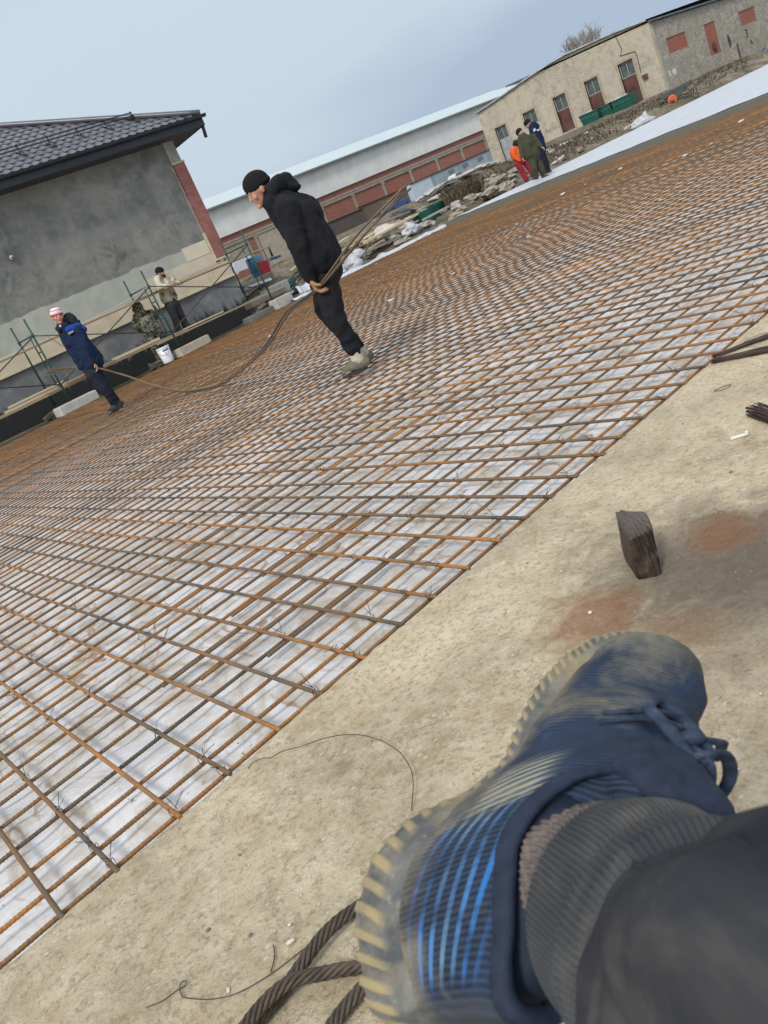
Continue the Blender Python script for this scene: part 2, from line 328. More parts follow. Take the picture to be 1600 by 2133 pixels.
def bar_mesh(name,Lb,nr=None,r=.0064,seed=0,amp=.004):
    """ribbed bar along +X; nr=(a,b) = stretch with modelled ribs"""
    if nr is None: xs=np.linspace(0,Lb,max(3,int(Lb/.6)));n=6
    else:
        a,b=max(0,nr[0]),min(Lb,nr[1]); xs=np.concatenate([np.arange(0,a,.4),np.arange(a,b,.0026),np.arange(b,Lb,.4)[1:] if b<Lb else [],[Lb]]);n=8
    m=len(xs); rr=random.Random(seed); o=rr.random()*99
    cy=np.array([amp*noise.noise((x*.45,o,0)) for x in xs]); cz=np.array([amp*.5*noise.noise((x*.5,o,9)) for x in xs])
    t=np.arange(n)*2*math.pi/n; X,T=np.meshgrid(xs,t,indexing='ij')
    R_=np.full(X.shape,r)
    if nr is not None:
        rib=np.clip(np.sin(2*math.pi*X/.0105+T*1.0+o),0,1)**2*np.abs(np.sin(T))**.4
        R_=r*.93+.0013*rib+.0005*(np.abs(np.cos(T))>.92)
    V=np.stack([X,cy[:,None]+R_*np.cos(T),cz[:,None]+R_*np.sin(T)],-1).reshape(-1,3)
    i=np.arange(m-1)[:,None]*n; j=np.arange(n)[None,:]; q=np.stack([i+j,i+(j+1)%n,i+n+(j+1)%n,i+n+j],-1).reshape(-1,4)[:,::-1]
    me=bpy.data.meshes.new(name); nf=len(q)
    me.vertices.add(len(V)); me.vertices.foreach_set('co',V.ravel()); me.loops.add(nf*4+2*n); me.polygons.add(nf+2)
    loops=np.concatenate([q.ravel(),np.arange(n),(m-1)*n+np.arange(n)[::-1]]); me.loops.foreach_set('vertex_index',loops.astype(np.int32))
    me.polygons.foreach_set('loop_start',np.concatenate([np.arange(nf)*4,[nf*4,nf*4+n]]).astype(np.int32)); me.polygons.foreach_set('loop_total',np.concatenate([np.full(nf,4),[n,n]]).astype(np.int32))
    me.update(); me.validate(); me.polygons.foreach_set('use_smooth',[True]*nf+[False]*2); me.materials.append(BARM); return me
GB='reinforcing bars of the floor grid'
def place_bar(Lb,loc,rz,label,nr=None,seed=0,amp=.004):
    o=bpy.data.objects.new('rebar',bar_mesh('rebar',Lb,nr,seed=seed,amp=amp)); COL.objects.link(o); o.location=loc; o.rotation_euler=(0,0,rz)
    return tag(o,label,'rebar',GB)
S=.1545
LT='thin rusty ribbed bar of the top layer, its end butting the pale slab'
LBn='thin rusty ribbed bar of the lower layer running parallel to the slab edge'
tx=[.004,.146,.321,.469,.636,.79,.952,1.11,1.257,1.415,1.571,1.716,1.861,2.006,2.165,2.308,2.47,2.642,2.775,2.936,3.081,3.224,3.405]
while tx[-1]<17.6: tx.append(tx[-1]+S+rng.normal(0,.012))
for i,x in enumerate(tx):
    d0=math.hypot(x,1.82)
    nr=(0,2.0) if x<1.7 else None
    st=1.815+rng.uniform(-.012,.012) - (0 if i>3 else .0)
    place_bar(17.95-st+rng.uniform(-.1,.1),(x,st,rng.uniform(-.001,.002)),math.pi/2+rng.normal(0,.0026),LT,nr,i,.008)
by=[1.858,1.975,2.12,2.27,2.44,2.585,2.735,2.893]
while by[-1]<17.8: by.append(by[-1]+.152+rng.normal(0,.014))
laps={2.585:.62,2.44:.70,2.735:1.0,2.893:1.25}
for i,y in enumerate(by):
    x0=-1.4 if y<5 else .1*y-1
    near=y<3.2; lab=LBn
    lap=laps.get(y)
    if lap is None and i>2 and i<62: lap=rng.uniform(.5,2.6)+ (y-2.5)*.35
    if lap is None: place_bar(17.8-x0,(x0,y,-.0135),rng.normal(0,.0012),lab,(0,3.6) if near else None,100+i)
    else:
        ov=rng.uniform(.5,.8)
        place_bar(lap+ov-x0,(x0,y,-.0135),rng.normal(0,.0012),lab,(0,3.4) if near else None,100+i)
        place_bar(17.8-lap,(lap,y-.0145-rng.uniform(0,.006),-.0135),rng.normal(0,.0018),lab,(0,1.8) if near else None,300+i)
# tie wires at the crossings
TW=simple('tie_wire_steel',(.035,.03,.028),(.06,.045,.035),.6,30,.6,bump=0)
def tie_mesh(seed):
    r=random.Random(seed); mb=MB(); ring=[(.0105*math.cos(t)+.002*r.random(),.0105*math.sin(t),.0015+.010*math.sin(2*t+.6)) for t in np.linspace(0,2*math.pi,15)]
    mb.tube(ring,.0009,5)
    a=r.random()*6.28
    for k in (0,1):
        ang=a+k*r.uniform(.5,2.2); l=r.uniform(.018,.045); p0=np.array((.009*math.cos(a),.009*math.sin(a),.010)); d=np.array((math.cos(ang),math.sin(ang),r.uniform(.2,.9)))
        mb.tube([p0,p0+d*l*.4,p0+d*l+np.array((0,0,-.006*r.random()))],.0009,5)
    return raw('tie_wire',np.concatenate(mb.V),mb.F,TW,True)
TM=[tie_mesh(k) for k in range(7)]
ntie=0
for i,x in enumerate(tx[:34]):
    for j,y in enumerate(by[:34]):
        if ntie>=230: break
        edge=(j==0 or (j==1 and i%2)); 
        if (rng.random()<(.55 if edge else .13)) and x>.17*(y-1.8)-.1:
            o=bpy.data.objects.new('tie_wire',TM[(i*3+j)%7]); COL.objects.link(o); o.location=(x,y,.0); o.rotation_euler=(0,0,rng.uniform(0,6.28))
            tag(o,'thin dark tie wire twisted round a crossing of two rusty bars','tie wire','tie wires on the bar crossings'); ntie+=1
# ---- concrete pad beyond the grid
padm=simple('pad_concrete',(.16,.155,.135),(.11,.108,.095),.9,3,bs=18,bump=.5,bd=.01)
obj('concrete_pad',MB().bb((17.9,-8,-.2),(90,17.7,.115)),padm,kind='structure')
xs=np.concatenate([np.linspace(18.02,30,90),np.linspace(30.4,90,80)]); ys=np.linspace(-8,17.62,110)
P=np.array([[[x+(.10*noise.noise((y*.9,3,0))+.05*noise.noise((y*4,1,0)) if i==0 else 0),y+(.1*noise.noise((x,1,1)) if j==len(ys)-1 else 0),.121+.010*(1+noise.noise((x*.7,y*2.4,0)))+.006*noise.noise((x*3,y*5,2))] for j,y in enumerate(ys)] for i,x in enumerate(xs)])
def m_pad():
    m=Mat('pad_film',.38,0,.5); a=m.noise(1.2,5,.6,.4,stretch=(1,2.2,1)); w=m.noise(6,5,.6,.5,stretch=(1.6,.35,1))
    m.col(m.mix(m.ramp(w,(.5,0),(.75,.6)),m.ramp(a,(.3,(.56,.58,.62)),(.7,(.44,.46,.49))),(.33,.335,.34))); m.bump(w,.6,.03); return m.m
PADF=m_pad()
obj('plastic_sheet',MB().grid(P),PADF,loc=(20,10,.1),smooth=True,label='long clean white plastic sheet covering the raised concrete pad behind the grid',cat='plastic sheet',fix=False)
obj('timber_form',MB().bb((17.82,-8,-.06),(17.9,17.7,.10)),simple('form_board',(.17,.16,.125),(.10,.095,.08),.9,5,stretch=(.3,8,8)),loc=(17.86,8,-.06),label='long grey formwork board along the front edge of the raised pad',cat='formwork board')
# film strip lying along the edge of the field by the rubble
def strip(name,pts,w,z,label,seed,mat=None,hump=.05):
    pts=np.array(pts,float);m=60;ts=np.linspace(0,len(pts)-1,m);C2=np.stack([np.interp(ts,range(len(pts)),pts[:,k]) for k in (0,1)],1);T=np.gradient(C2,axis=0);T/=np.linalg.norm(T,axis=1)[:,None];Nn=np.stack([-T[:,1],T[:,0]],1)
    Pp=np.zeros((m,14,3))
    for i in range(m):
        for j in range(14):
            s=(j/13-.5)*w*(1+.35*noise.noise((i*.3,seed,0))); q=C2[i]+Nn[i]*s
            Pp[i,j]=(*q,z+hump*(1+noise.noise((q[0]*2.2,q[1]*3,seed)))*(1 if 0<j<13 else .1)+.02*noise.noise((q[0]*8,q[1]*9,seed)))
    return obj(name,MB().grid(Pp),mat or PADF,smooth=True,label=label,cat='plastic sheet',fix=False)
strip('plastic_sheet',[(12.1,18.2),(13.6,18.1),(15.5,18.0),(18.1,18.05)],.5,.0,'crumpled strip of white plastic along the far edge of the rebar field below the rubble',3)
strip('plastic_sheet',[(12.6,18.7),(13.8,18.9),(15,18.8)],.6,.05,'small crumpled white plastic piece heaped behind the right leg of the man in black',5,hump=.16)

# white scraps caught in the grid
SCR=simple('white_scrap',(.62,.61,.58),(.5,.49,.46),.7,9,bump=.3)
gs=random.Random(9)
for k in range(26):
    x,y=gs.uniform(6,17),gs.uniform(5,17); 
    if x<.7*y-2: continue
    s_=gs.uniform(.02,.06); obj('scrap',MB().rock((x,y,.02),(s_*1.6,s_,s_*.4),900+k,.35),SCR,loc=(x,y,.0),label='small pale scrap of rubble lying on the far part of the bar grid',cat='scrap',group='pale scraps on the bar grid')
# ================================================================ LEFT BUILDING
def m_plaster():
    m=Mat('grey_render',.9,0,.3); v=m.o; a=m.noise(.55,8,.62,.5); b=m.noise(2.6,8,.68,.6); c0=m.noise(9,6,.7)
    c=m.ramp(a,(.34,(.11,.118,.112)),(.5,(.19,.197,.185)),(.64,(.29,.288,.265)))
    c=m.mix(m.ramp(b,(.42,0),(.66,.75)),c,(.30,.295,.265)); c=m.mix(m.ramp(c0,(.55,0),(.75,.4)),c,(.07,.072,.07))
    x,y,z=m.sep()
    lx=m.math('ADD',m.math('MULTIPLY',m.noise(1.2,3,.5),.25),x)
    ln=m.math('ABSOLUTE',m.math('SUBTRACT',m.math('FRACT',m.math('MULTIPLY',lx,.55)),.5))
    c=m.mix(m.math('MULTIPLY',m.ramp(ln,(.0,.55),(.015,0)),m.ramp(m.noise(1.5,4,stretch=(1,1,2)),(.45,0),(.6,1))),c,(.34,.34,.31))
    m.col(c); m.bump(b,.5,.02); m.bump(c0,.4,.006); return m.m
def m_wet():
    m=Mat('damp_base_render',.7,0,.4); x,y,z=m.sep(); a=m.noise(1.0,6,.6,.4); st=m.noise(7,5,.7,.2,stretch=(1.6,1,.16)); b=m.noise(5,7,.7)
    c=m.ramp(a,(.35,(.13,.14,.15)),(.65,(.24,.25,.255))); c=m.mix(m.ramp(b,(.5,0),(.7,.5)),c,(.34,.34,.32))
    edge=m.math('ADD',z,m.math('MULTIPLY',m.math('SUBTRACT',st,.5),.9))
    c=m.mix(m.ramp(m.math('SUBTRACT',edge,.42),(.0,1),(.16,0)),c,(.022,.024,.024)); 
    m.col(c); m.bump(b,.7,.02); m.bump(st,.5,.02); return m.m
def m_tile(name,c1,c2,w,h,m_=.004,vert='xz',mort=(.42,.40,.34),rough=.6,bd=.004):
    m=Mat(name,rough,0,.4); x,y,z=m.sep(); v=m.comb(x if vert=='xz' else y,z,0)
    br=m.brick(v,w,h,m_,c1,c2,mort); n=m.noise(3,6,.6); c=m.mix(m.ramp(n,(.35,0),(.75,.4)),br[0],tuple(k*.68 for k in c1)); c=m.mix(m.ramp(m.noise(.7,6,.65,.6),(.50,0),(.72,.45)),c,tuple(k*.55+.03 for k in c1)); m.col(c)
    m.bump(m.math('SUBTRACT',1.,br[1]),.6,bd); m.bump(m.noise(30,5,.6),.2,.002); return m.m
WX=12.05; BR=empty('stucco_building',(3,24,0),'grey rendered building under a dark tiled roof, cream cladding on its lower wall','building')
obj('wall',MB().bb((-8,20,1.2),(11.72,20.3,4.95)),m_plaster(),BR)
obj('base_wall',MB().bb((-8,20.03,-.3),(12.02,29,1.2)),m_wet(),BR)
obj('side_wall',MB().bb((11.72,20.3,1.2),(11.98,29,4.95)),m_plaster(),BR)
obj('ledge',MB().bb((-8,19.955,1.175),(12.15,20.03,1.222)),simple('cream_trim',(.66,.60,.46),(.55,.49,.37),.6,4),BR)
obj('cladding',MB().bb((-8,19.975,1.222),(12.0,20.0,1.60)),m_tile('cream_tile_course',(.60,.51,.36),(.66,.575,.43),.92,.385),BR)
# upper course of tiles only near the corner, then bare adhesive with a ragged top
obj('cladding_panel',MB().bb((9.55,19.972,1.604),(11.66,19.998,1.93)),m_tile('cream_tile_upper',(.62,.55,.42),(.56,.49,.36),1.05,.33),BR)
obj('cladding_panel',MB().bb((10.90,19.966,1.94),(11.64,19.999,2.29)),simple('loose_cream_tile',(.66,.59,.45),(.60,.53,.40),.5,3,bump=.1),BR,label='single cream tile set above the others')
V=[];Fs=[];n=150
for i in range(n):
    x=-8+19.66*i/(n-1); zt=2.26+.045*noise.noise((x*1.7,0,0))+.03*noise.noise((x*6,3,0))+(.05 if noise.noise((x*2.6,7,0))>.33 else 0)
    zb=1.601
    for yy,zz in ((19.988,zb),(19.988,zt),(20.0,zt)): V.append((x,yy,zz))
for i in range(n-1):
    for k in (0,1): Fs.append((3*i+k,3*i+k+1,3*i+4+k,3*i+3+k))
obj('adhesive_coat',(np.array(V),Fs),simple('pale_adhesive',(.44,.45,.39),(.36,.37,.32),.9,2.5,bs=14,bump=.4,bd=.01),BR,fix=False)
pil=obj('pilaster',MB().bb((11.72,19.93,1.75),(12.06,20.3,4.22)),m_tile('pink_brick',(.27,.10,.085),(.34,.145,.12),.17,.085,.004,mort=(.20,.09,.08),bd=.006),BR)
CT=simple('cream_corner',(.64,.58,.45),(.52,.47,.36),.6,5)
for a_,b_ in (((11.66,19.95,1.75),(11.718,20.0,2.45)),((11.66,19.94,1.69),(12.12,20.0,1.748)),((11.72,19.96,4.222),(12.10,20.3,4.27))): obj('corner_trim',MB().bb(a_,b_),CT,BR)
obj('corner_render',MB().bb((11.72,19.97,4.272),(12.03,20.3,4.92)).bb((11.668,19.985,2.452),(11.718,20.0,4.2)),simple('pale_render',(.40,.38,.33),(.26,.25,.22),.9,6,bs=20,bump=.6,bd=.01),BR)
# roof
SL=.515; EY,EZ=19.36,5.02; XE=12.70; XW=-9.; YD=29.6
dark=simple('dark_sheet_metal',(.022,.026,.034),(.03,.034,.042),.42,3,bump=.03,metal=.2)
rt=Mat('grey_metal_tile',.38,.35,.5); a_=rt.noise(2.2,5,.6); rt.col(rt.ramp(a_,(.3,(.085,.09,.105)),(.7,(.125,.13,.145)))); rt.bump(rt.noise(60,3),.08,.002); RT=rt.m
rows=17; step=.33; wv=.235; nx=int((XE-XW)/wv)*8; V=[];Fs=[]
xs=np.linspace(XW,XE-.02,nx); prev=None
Pg=[]
for r in range(rows):
    for e in (0,.12,.5,.88,1.0):
        s=(r+e)*step; lift=.030*(1-e); y=EY+s*math.cos(math.atan(SL)); z=EZ+s*math.sin(math.atan(SL))+lift
        ph=np.sin(xs/wv*2*math.pi); Pg.append(np.stack([xs,np.full(nx,y)+.012*ph*(e<.2),z+.017*ph],1))
Pg=np.array(Pg)
keep=lambda x,y: x<XE-(y-EY)*1.0+.02
m_,n_=Pg.shape[:2]; Fs=[]
for i in range(m_-1):
    for j in range(n_-1):
        x,y,_=Pg[i,j]
        if keep(x,y): Fs.append((i*n_+j,i*n_+j+1,(i+1)*n_+j+1,(i+1)*n_+j))
roof=obj('roof',(Pg.reshape(-1,3),Fs),RT,BR,smooth=False,fix=False)
hx=(YD-EY)/2
top=(XE-hx,EY+hx,EZ+SL*hx)
obj('roof_slope',MB().add([(XE,EY,EZ-.02),(XE,YD,EZ-.02),top],[(0,1,2)]).add([(XE,YD,EZ-.02),(XW,YD,EZ-.02),(XW,EY+hx,EZ+SL*hx),top],[(0,1,2,3)]),RT,BR,fix=False)
hp=[(XE+.03,EY-.03,EZ+.05),(XE-hx,EY+hx,EZ+SL*hx+.07)]
obj('hip_cap',MB().tube([np.array(hp[0])+(np.array(hp[1])-np.array(hp[0]))*t for t in np.linspace(0,1,30)],.075,8),RT,BR,smooth=True)
obj('fascia',MB().bb((XW,EY-.03,EZ-.25),(XE,EY,EZ-.02)).bb((XE,EY-.03,EZ-.25),(XE+.03,YD,EZ-.02)),dark,BR)
obj('soffit',MB().bb((XW,EY,EZ-.24),(XE,20.0,EZ-.21)).bb((11.98,20.0,EZ-.24),(XE,YD,EZ-.21)),simple('dark_soffit',(.03,.032,.036),(.04,.04,.045),.6,3),BR)
g=MB()
for k in range(8):
    a0=math.pi*(1+k/8);a1=math.pi*(1+(k+1)/8)
    q=[(XW,EY-.10+.065*math.cos(a0),EZ-.02+.065*math.sin(a0)),(XE+.1,EY-.10+.065*math.cos(a0),EZ-.02+.065*math.sin(a0)),(XE+.1,EY-.10+.065*math.cos(a1),EZ-.02+.065*math.sin(a1)),(XW,EY-.10+.065*math.cos(a1),EZ-.02+.065*math.sin(a1))]
    g.add(q,[(0,1,2,3)])
obj('gutter',g.tube([(XW,EY-.165,EZ-.02),(XE+.1,EY-.165,EZ-.02)],.010,6),dark,BR,smooth=True,fix=False)
obj('downspout',MB().tube([(XE-.0,EY+.05,EZ-.22),(XE+.02,EY+.12,EZ-.36),(XE+.02,EY+.16,EZ-.5)],.045,10),dark,BR,smooth=True)
sg=MB()
for s,zz in ((1.02,.12),(1.02,.20)):
    y=EY+s*1.02; z=EZ+SL*(y-EY)
    sg.tube([(XW,y,z+zz),(11.55,y,z+zz)],.014,6)
for x in np.arange(-8,11.6,.78):
    y=EY+1.04; z=EZ+SL*(y-EY); sg.beam((x,y,z+.0),(x,y-.03,z+.23),.03,.012,up=(1,0,0)).beam((x,y-.3,z-.12),(x,y,z+.2),.03,.012,up=(1,0,0)).beam((x,y-.3,z-.13),(x,y+.2,z+.13),.03,.012,up=(1,0,0))
obj('snow_guard',sg,dark,BR)
cm_=MB(); cm_.cap((6.83,19.93,3.49),.055).tube([(6.83,20,3.49),(6.83,19.93,3.50)],.03,8)
o=obj('security_camera',cm_,simple('white_plastic',(.65,.65,.63),(.5,.5,.48),.4,9,bump=0),loc=(6.83,20,3.45),smooth=True,label='small white dome camera on the grey rendered wall',cat='camera')
obj('lens',MB().cap((6.83,19.868,3.47),.022),simple('black_glass',(.01,.01,.01),(.02,.02,.02),.1,5,bump=0),o,smooth=True)
# dark damp mound / ground strip at the foot of the wall
# ================================================================ SCAFFOLD
GREEN=simple('green_paint',(.012,.085,.065),(.02,.06,.045),.5,14,metal=.2,bump=.15,bd=.001)
STEEL=simple('dark_brace_steel',(.045,.042,.045),(.08,.06,.05),.5,12,metal=.5,bump=0)
WOOD=simple('weathered_plank',(.40,.31,.20),(.24,.18,.115),.85,3,stretch=(.35,9,9),bs=9,bump=.4,bd=.004)
WOOD2=simple('pale_new_timber',(.62,.52,.36),(.50,.40,.26),.8,3,stretch=(.4,8,8),bs=10,bump=.3,bd=.003)
WOODY=simple('weathered_plank_y',(.42,.33,.21),(.25,.19,.12),.85,3,stretch=(9,.35,9),bs=9,bump=.4,bd=.004)
BLK=simple('aerated_block',(.46,.44,.40),(.36,.34,.31),.95,7,bs=40,bump=.6,bd=.006)
frl={2.9:'green scaffold frame farthest left, half outside the picture',5.82:'green scaffold frame behind the man in the striped hat',8.73:'green scaffold frame beside the bearded worker and the white bucket',11.64:'green scaffold frame at the building corner beside the red panel'}
for x,lab in frl.items():
    t=empty('scaffold_frame',(x,18.75,.15),lab,'scaffold','scaffold frames along the building')
    for y in (18.2,19.3):
        obj('post',MB().tube([(x,y,.18),(x,y,2.08)],.021,8),GREEN,t,smooth=True)
    rr=MB()
    for z in (1.72,.56): rr.tube([(x,18.2,z),(x,19.3,z)],.017,8)
    rr.tube([(x,18.46,.56),(x,18.46,1.72)],.014,8).tube([(x,18.2,1.35),(x,18.46,1.35)],.013,6).tube([(x,18.2,.95),(x,18.46,.95)],.013,6)
    obj('rung',rr,GREEN,t,smooth=True)
    for y in (18.2,19.3):
        for z in (1.72,.56): obj('coupler',MB().lathe((x,y,z-.04),[(.028,0),(.03,.02),(.03,.06),(.028,.08)],8),GREEN,t,smooth=True)
fx=[2.9,5.82,8.73,11.64]
bl=['left of the striped hat man','between striped hat man and camouflage worker','between bearded worker and building corner']
for k in range(3):
    a,b=fx[k],fx[k+1]
    for (z0,z1,w) in ((1.70,.58,'falling to the right'),(.58,1.70,'rising to the right')):
        o=obj('brace',MB().tube([(a,18.16,z0),(b,18.14,z1)],.0135,6),STEEL,smooth=True,label=f'dark diagonal scaffold brace {w} {bl[k]}',cat='brace')
def plank(a,b,w,h,lab,mat=WOOD,cat='plank',grp=None):
    return obj('plank',MB().beam(a,b,w,h),mat,label=lab,cat=cat,group=grp)
for k,(y,lab) in enumerate(((18.42,'front'),(18.72,'middle'),(19.02,'rear'))):
    plank((4.3,y,1.50+.004*k),(9.1,y,1.52+.004*k),.22,.035,f'{lab} plank of the left upper scaffold deck behind the striped hat man')
    plank((8.4,y,1.545+.004*k),(12.4,y,1.47+.004*k),.22,.035,f'{lab} plank of the right upper scaffold deck before the bearded worker')
plank((8.9,18.36,1.575),(10.9,18.5,1.585),.12,.025,'pale short board lying on the upper deck under the bearded worker\'s hands',WOOD2)
plank((1.5,18.45,.47),(6.6,18.45,.49),.24,.04,'long grey plank of the lower scaffold deck at left frame edge')
plank((1.5,18.9,.47),(6.6,18.9,.49),.24,.04,'rear grey plank of the lower scaffold deck at left frame edge')
plank((5.5,18.42,.53),(9.2,18.42,.50),.22,.04,'lower deck plank passing behind the striped hat man\'s legs')
plank((8.3,18.42,.47),(12.3,18.42,.42),.22,.035,'lower deck plank running right from the white bucket to the corner')
plank((4.6,18.5,.535),(6.15,18.5,.55),.2,.05,'pale stacked board, lower of two on the deck at the left edge',WOOD2)
plank((4.7,18.46,.60),(6.0,18.48,.61),.14,.04,'pale stacked board, upper of two on the deck at the left edge',WOOD2)
plank((7.25,18.45,.575),(8.45,18.45,.57),.24,.055,'pale thick board on the lower deck left of the camouflage worker',WOOD2)
plank((7.0,18.6,.54),(7.9,18.6,.55),.2,.04,'brown board end under the pale thick board left of the camouflage worker',WOOD)
plank((9.15,18.4,.52),(10.3,18.4,.505),.10,.03,'short pale batten on the lower deck right of the green frame',WOOD2)
plank((6.0,18.3,.56),(7.2,18.36,.56),.14,.04,'brown board on the lower deck behind the striped hat man\'s thigh',WOOD)
obj('rope',MB().tube([(6.0,18.1,1.68),(6.4,18.6,1.30),(6.9,18.7,1.02),(7.4,18.8,.92)],.009,6),simple('pale_rope',(.55,.52,.45),(.4,.38,.3),.9,20,bump=0),smooth=True,label='thin pale rope hanging from the scaffold joint behind the striped hat man',cat='rope')
obj('rope',MB().tube([(8.7,18.15,1.72),(8.2,18.3,1.62),(7.6,18.5,1.58),(7.0,18.6,1.55)],.009,6),bpy.data.materials['pale_rope'],smooth=True,label='thin pale rope tied to the frame above the camouflage worker\'s head',cat='rope')
def blk(c,size,rot,lab,seed,mat=BLK,cat='block',name='concrete_block',grp=None):
    a=math.radians(rot);ax=((math.cos(a),math.sin(a),0),(-math.sin(a),math.cos(a),0),(0,0,1)); mb=MB(); h=np.array(size)/2
    # chamfered, slightly chipped block
    r=random.Random(seed); V=[];e=.018
    for z in (-h[2],-h[2]+e,h[2]-e,h[2]):
        i=e if abs(z)==h[2] else 0
        for (sx,sy) in ((-1,-1),(1,-1),(1,1),(-1,1)):
            for q in (0,1):
                ox=(h[0]-i)*sx-(e*sx if (q==(1 if sx*sy>0 else 0)) else 0); oy=(h[1]-i)*sy-(e*sy if (q==(0 if sx*sy>0 else 1)) else 0)
                V.append((ox+r.uniform(-.008,.008),oy+r.uniform(-.008,.008),z+r.uniform(-.006,.006)))
    V=np.array(V); Fs=[(k*8+j,k*8+(j+1)%8,(k+1)*8+(j+1)%8,(k+1)*8+j) for k in range(3) for j in range(8)]+[tuple(range(7,-1,-1)),tuple(24+j for j in range(8))]
    mb.add(V@np.array(ax)+np.array(c),Fs); return obj(name,mb,mat,loc=(c[0],c[1],c[2]-h[2]),label=lab,cat=cat,group=grp)
blk((5.92,18.2,.08),(1.0,.32,.2),12,'whitish concrete block under the scaffold leg by the striped hat man\'s feet',1)
blk((9.05,18.22,.09),(.95,.3,.2),8,'tan concrete block under the scaffold leg beside the white bucket',2,simple('tan_block',(.42,.36,.28),(.33,.29,.23),.95,6,bump=.5,bd=.005))
blk((11.9,18.25,.11),(.62,.3,.26),10,'grey aerated block at the corner scaffold leg',3)
blk((11.2,18.35,.05),(.9,.35,.16),5,'low dark grey block left of the corner scaffold leg',4,padm)
# bucket
BK=gz(353,754,0.0); bk=empty('bucket',(BK[0],BK[1],0),'white plastic bucket with a blue printed band at the camouflage worker\'s feet','bucket')
wp=simple('white_bucket_plastic',(.74,.75,.78),(.68,.69,.72),.35,5,bump=.05); bx,by_=BK[0],BK[1]
obj('body',MB().lathe((bx,by_,.0),[(.125,0),(.13,.01),(.155,.34),(.152,.34)],28),wp,bk,smooth=True)
obj('lid',MB().lathe((bx,by_,.335),[(.160,0),(.164,.008),(.164,.032),(.150,.036)],28),wp,bk,smooth=True)
def arcband(c,r0,r1,z0,z1,a0,a1,n=14):
    mb=MB();t=np.linspace(a0,a1,n);P=np.array([[[c[0]+r*math.cos(a),c[1]+r*math.sin(a),z] for a in t] for r,z in ((r0,z0),(r1,z1))]);return mb.grid(P)
av=math.atan2(-by_,-bx)
obj('label',arcband((bx,by_),.1535,.1575,.275,.305,av-.2,av+.9),simple('navy_print',(.02,.03,.16),(.03,.04,.2),.4,4,bump=0),bk,fix=False)
lb=MB()
for k,(z,a0,a1) in enumerate(((.235,-.1,.5),(.21,-.15,.3),(.18,0,.55),(.15,-.1,.2),(.12,.1,.5))):
    q=arcband((bx,by_),.1285+.0753*z+.003,.1285+.0753*(z+.012)+.003,z,z+.012,av+a0,av+a1); lb.add(q.V[0],q.F)
obj('print',lb,simple('grey_print',(.40,.43,.50),(.5,.52,.58),.5,9,bump=0),bk,fix=False)
obj('handle',MB().tube([(bx+.162*math.cos(av+1.3-t*2.6/12),by_+.162*math.sin(av+1.3-t*2.6/12),.30-.11*math.sin(math.pi*t/12)) for t in range(13)],.003,5),STEEL,bk,smooth=True)
# ================================================================ TAN BRICK BUILDING (facade plane x=54) AND RIGHT WING
def m_tanbrick(name,vert,c1,c2,patch,pa=.5,mort=(.16,.14,.11),dark=(.10,.09,.075)):
    m=Mat(name,.9,0,.3); x,y,z=m.sep(); v=m.comb(x if vert=='xz' else y,z,0)
    br=m.brick(v,.27,.105,.012,c1,c2,mort); a=m.noise(.35,6,.62,.5); b=m.noise(1.6,7,.7,.4); d=m.noise(.8,6,.6,.8)
    c=br[0]; c=m.mix(m.math('MULTIPLY',m.ramp(a,(.40,0),(.56,1)),pa),c,patch); c=m.mix(m.math('MULTIPLY',m.ramp(b,(.48,0),(.72,.8)),.6),c,dark)
    c=m.mix(m.ramp(m.noise(9,4,.7),(.60,0),(.70,.55)),c,(.50,.46,.38))
    c=m.mix(m.ramp(d,(.60,0),(.72,.5)),c,(.52,.47,.38)); m.col(c)
    m.bump(m.math('SUBTRACT',1.,br[1]),.5,.012); m.bump(m.noise(7,6,.7),.6,.02); return m.m
def holes_wall(mb,axis,plane,thick,a0,a1,z0,topf,holes):
    """wall in the plane axis=plane with rectangular openings; top follows topf(a)"""
    cuts=sorted(set([a0,a1]+[h[0] for h in holes]+[h[1] for h in holes]+list(np.linspace(a0,a1,14))))
    def pt(a,z,d): return (plane+d,a,z) if axis=='x' else (a,plane+d,z)
    def slab(s0,s1,zb,zt0,zt1):
        V=[pt(s0,zb,0),pt(s1,zb,0),pt(s1,zt1,0),pt(s0,zt0,0),pt(s0,zb,thick),pt(s1,zb,thick),pt(s1,zt1,thick),pt(s0,zt0,thick)]
        mb.add(V,[(0,1,2,3),(7,6,5,4),(0,4,5,1),(3,2,6,7),(0,3,7,4),(1,5,6,2)])
    for s0,s1 in zip(cuts[:-1],cuts[1:]):
        if s1-s0<1e-4: continue
        mid=(s0+s1)/2; hs=sorted([h for h in holes if h[0]-1e-6<mid<h[1]+1e-6],key=lambda h:h[2]); z=z0
        for h in hs:
            if h[2]>z+1e-3: slab(s0,s1,z,h[2],h[2])
            z=h[3]
        slab(s0,s1,z,topf(s0),topf(s1))
FXP=54.; YL,YR=46.25,30.9
def ftop(y): return float(np.interp(y,[30.7,33.4,37.3,39.85,41.2,43.8,46.3],[5.0,5.30,5.55,5.44,5.33,5.08,4.88]))
ops=[('door',44.0,45.1,.85,3.33),('window',41.05,42.2,2.42,3.39),('door',38.2,39.3,.95,3.42),('door',35.4,36.5,1.05,3.44),('door',32.6,33.72,.72,3.47)]
TB=empty('brick_building',(54,38,.7),'tan brick building with shallow bowed roofline, tall rusty doors and glazed transoms','building')
mb=MB(); holes_wall(mb,'x',FXP,.4,YR,YL,.2,ftop,[(o[1],o[2],o[3],o[4]) for o in ops])
TANB=m_tanbrick('tan_brick','yz',(.58,.52,.42),(.46,.405,.32),(.50,.445,.345),.85)
w=obj('wall',mb,TANB,TB)
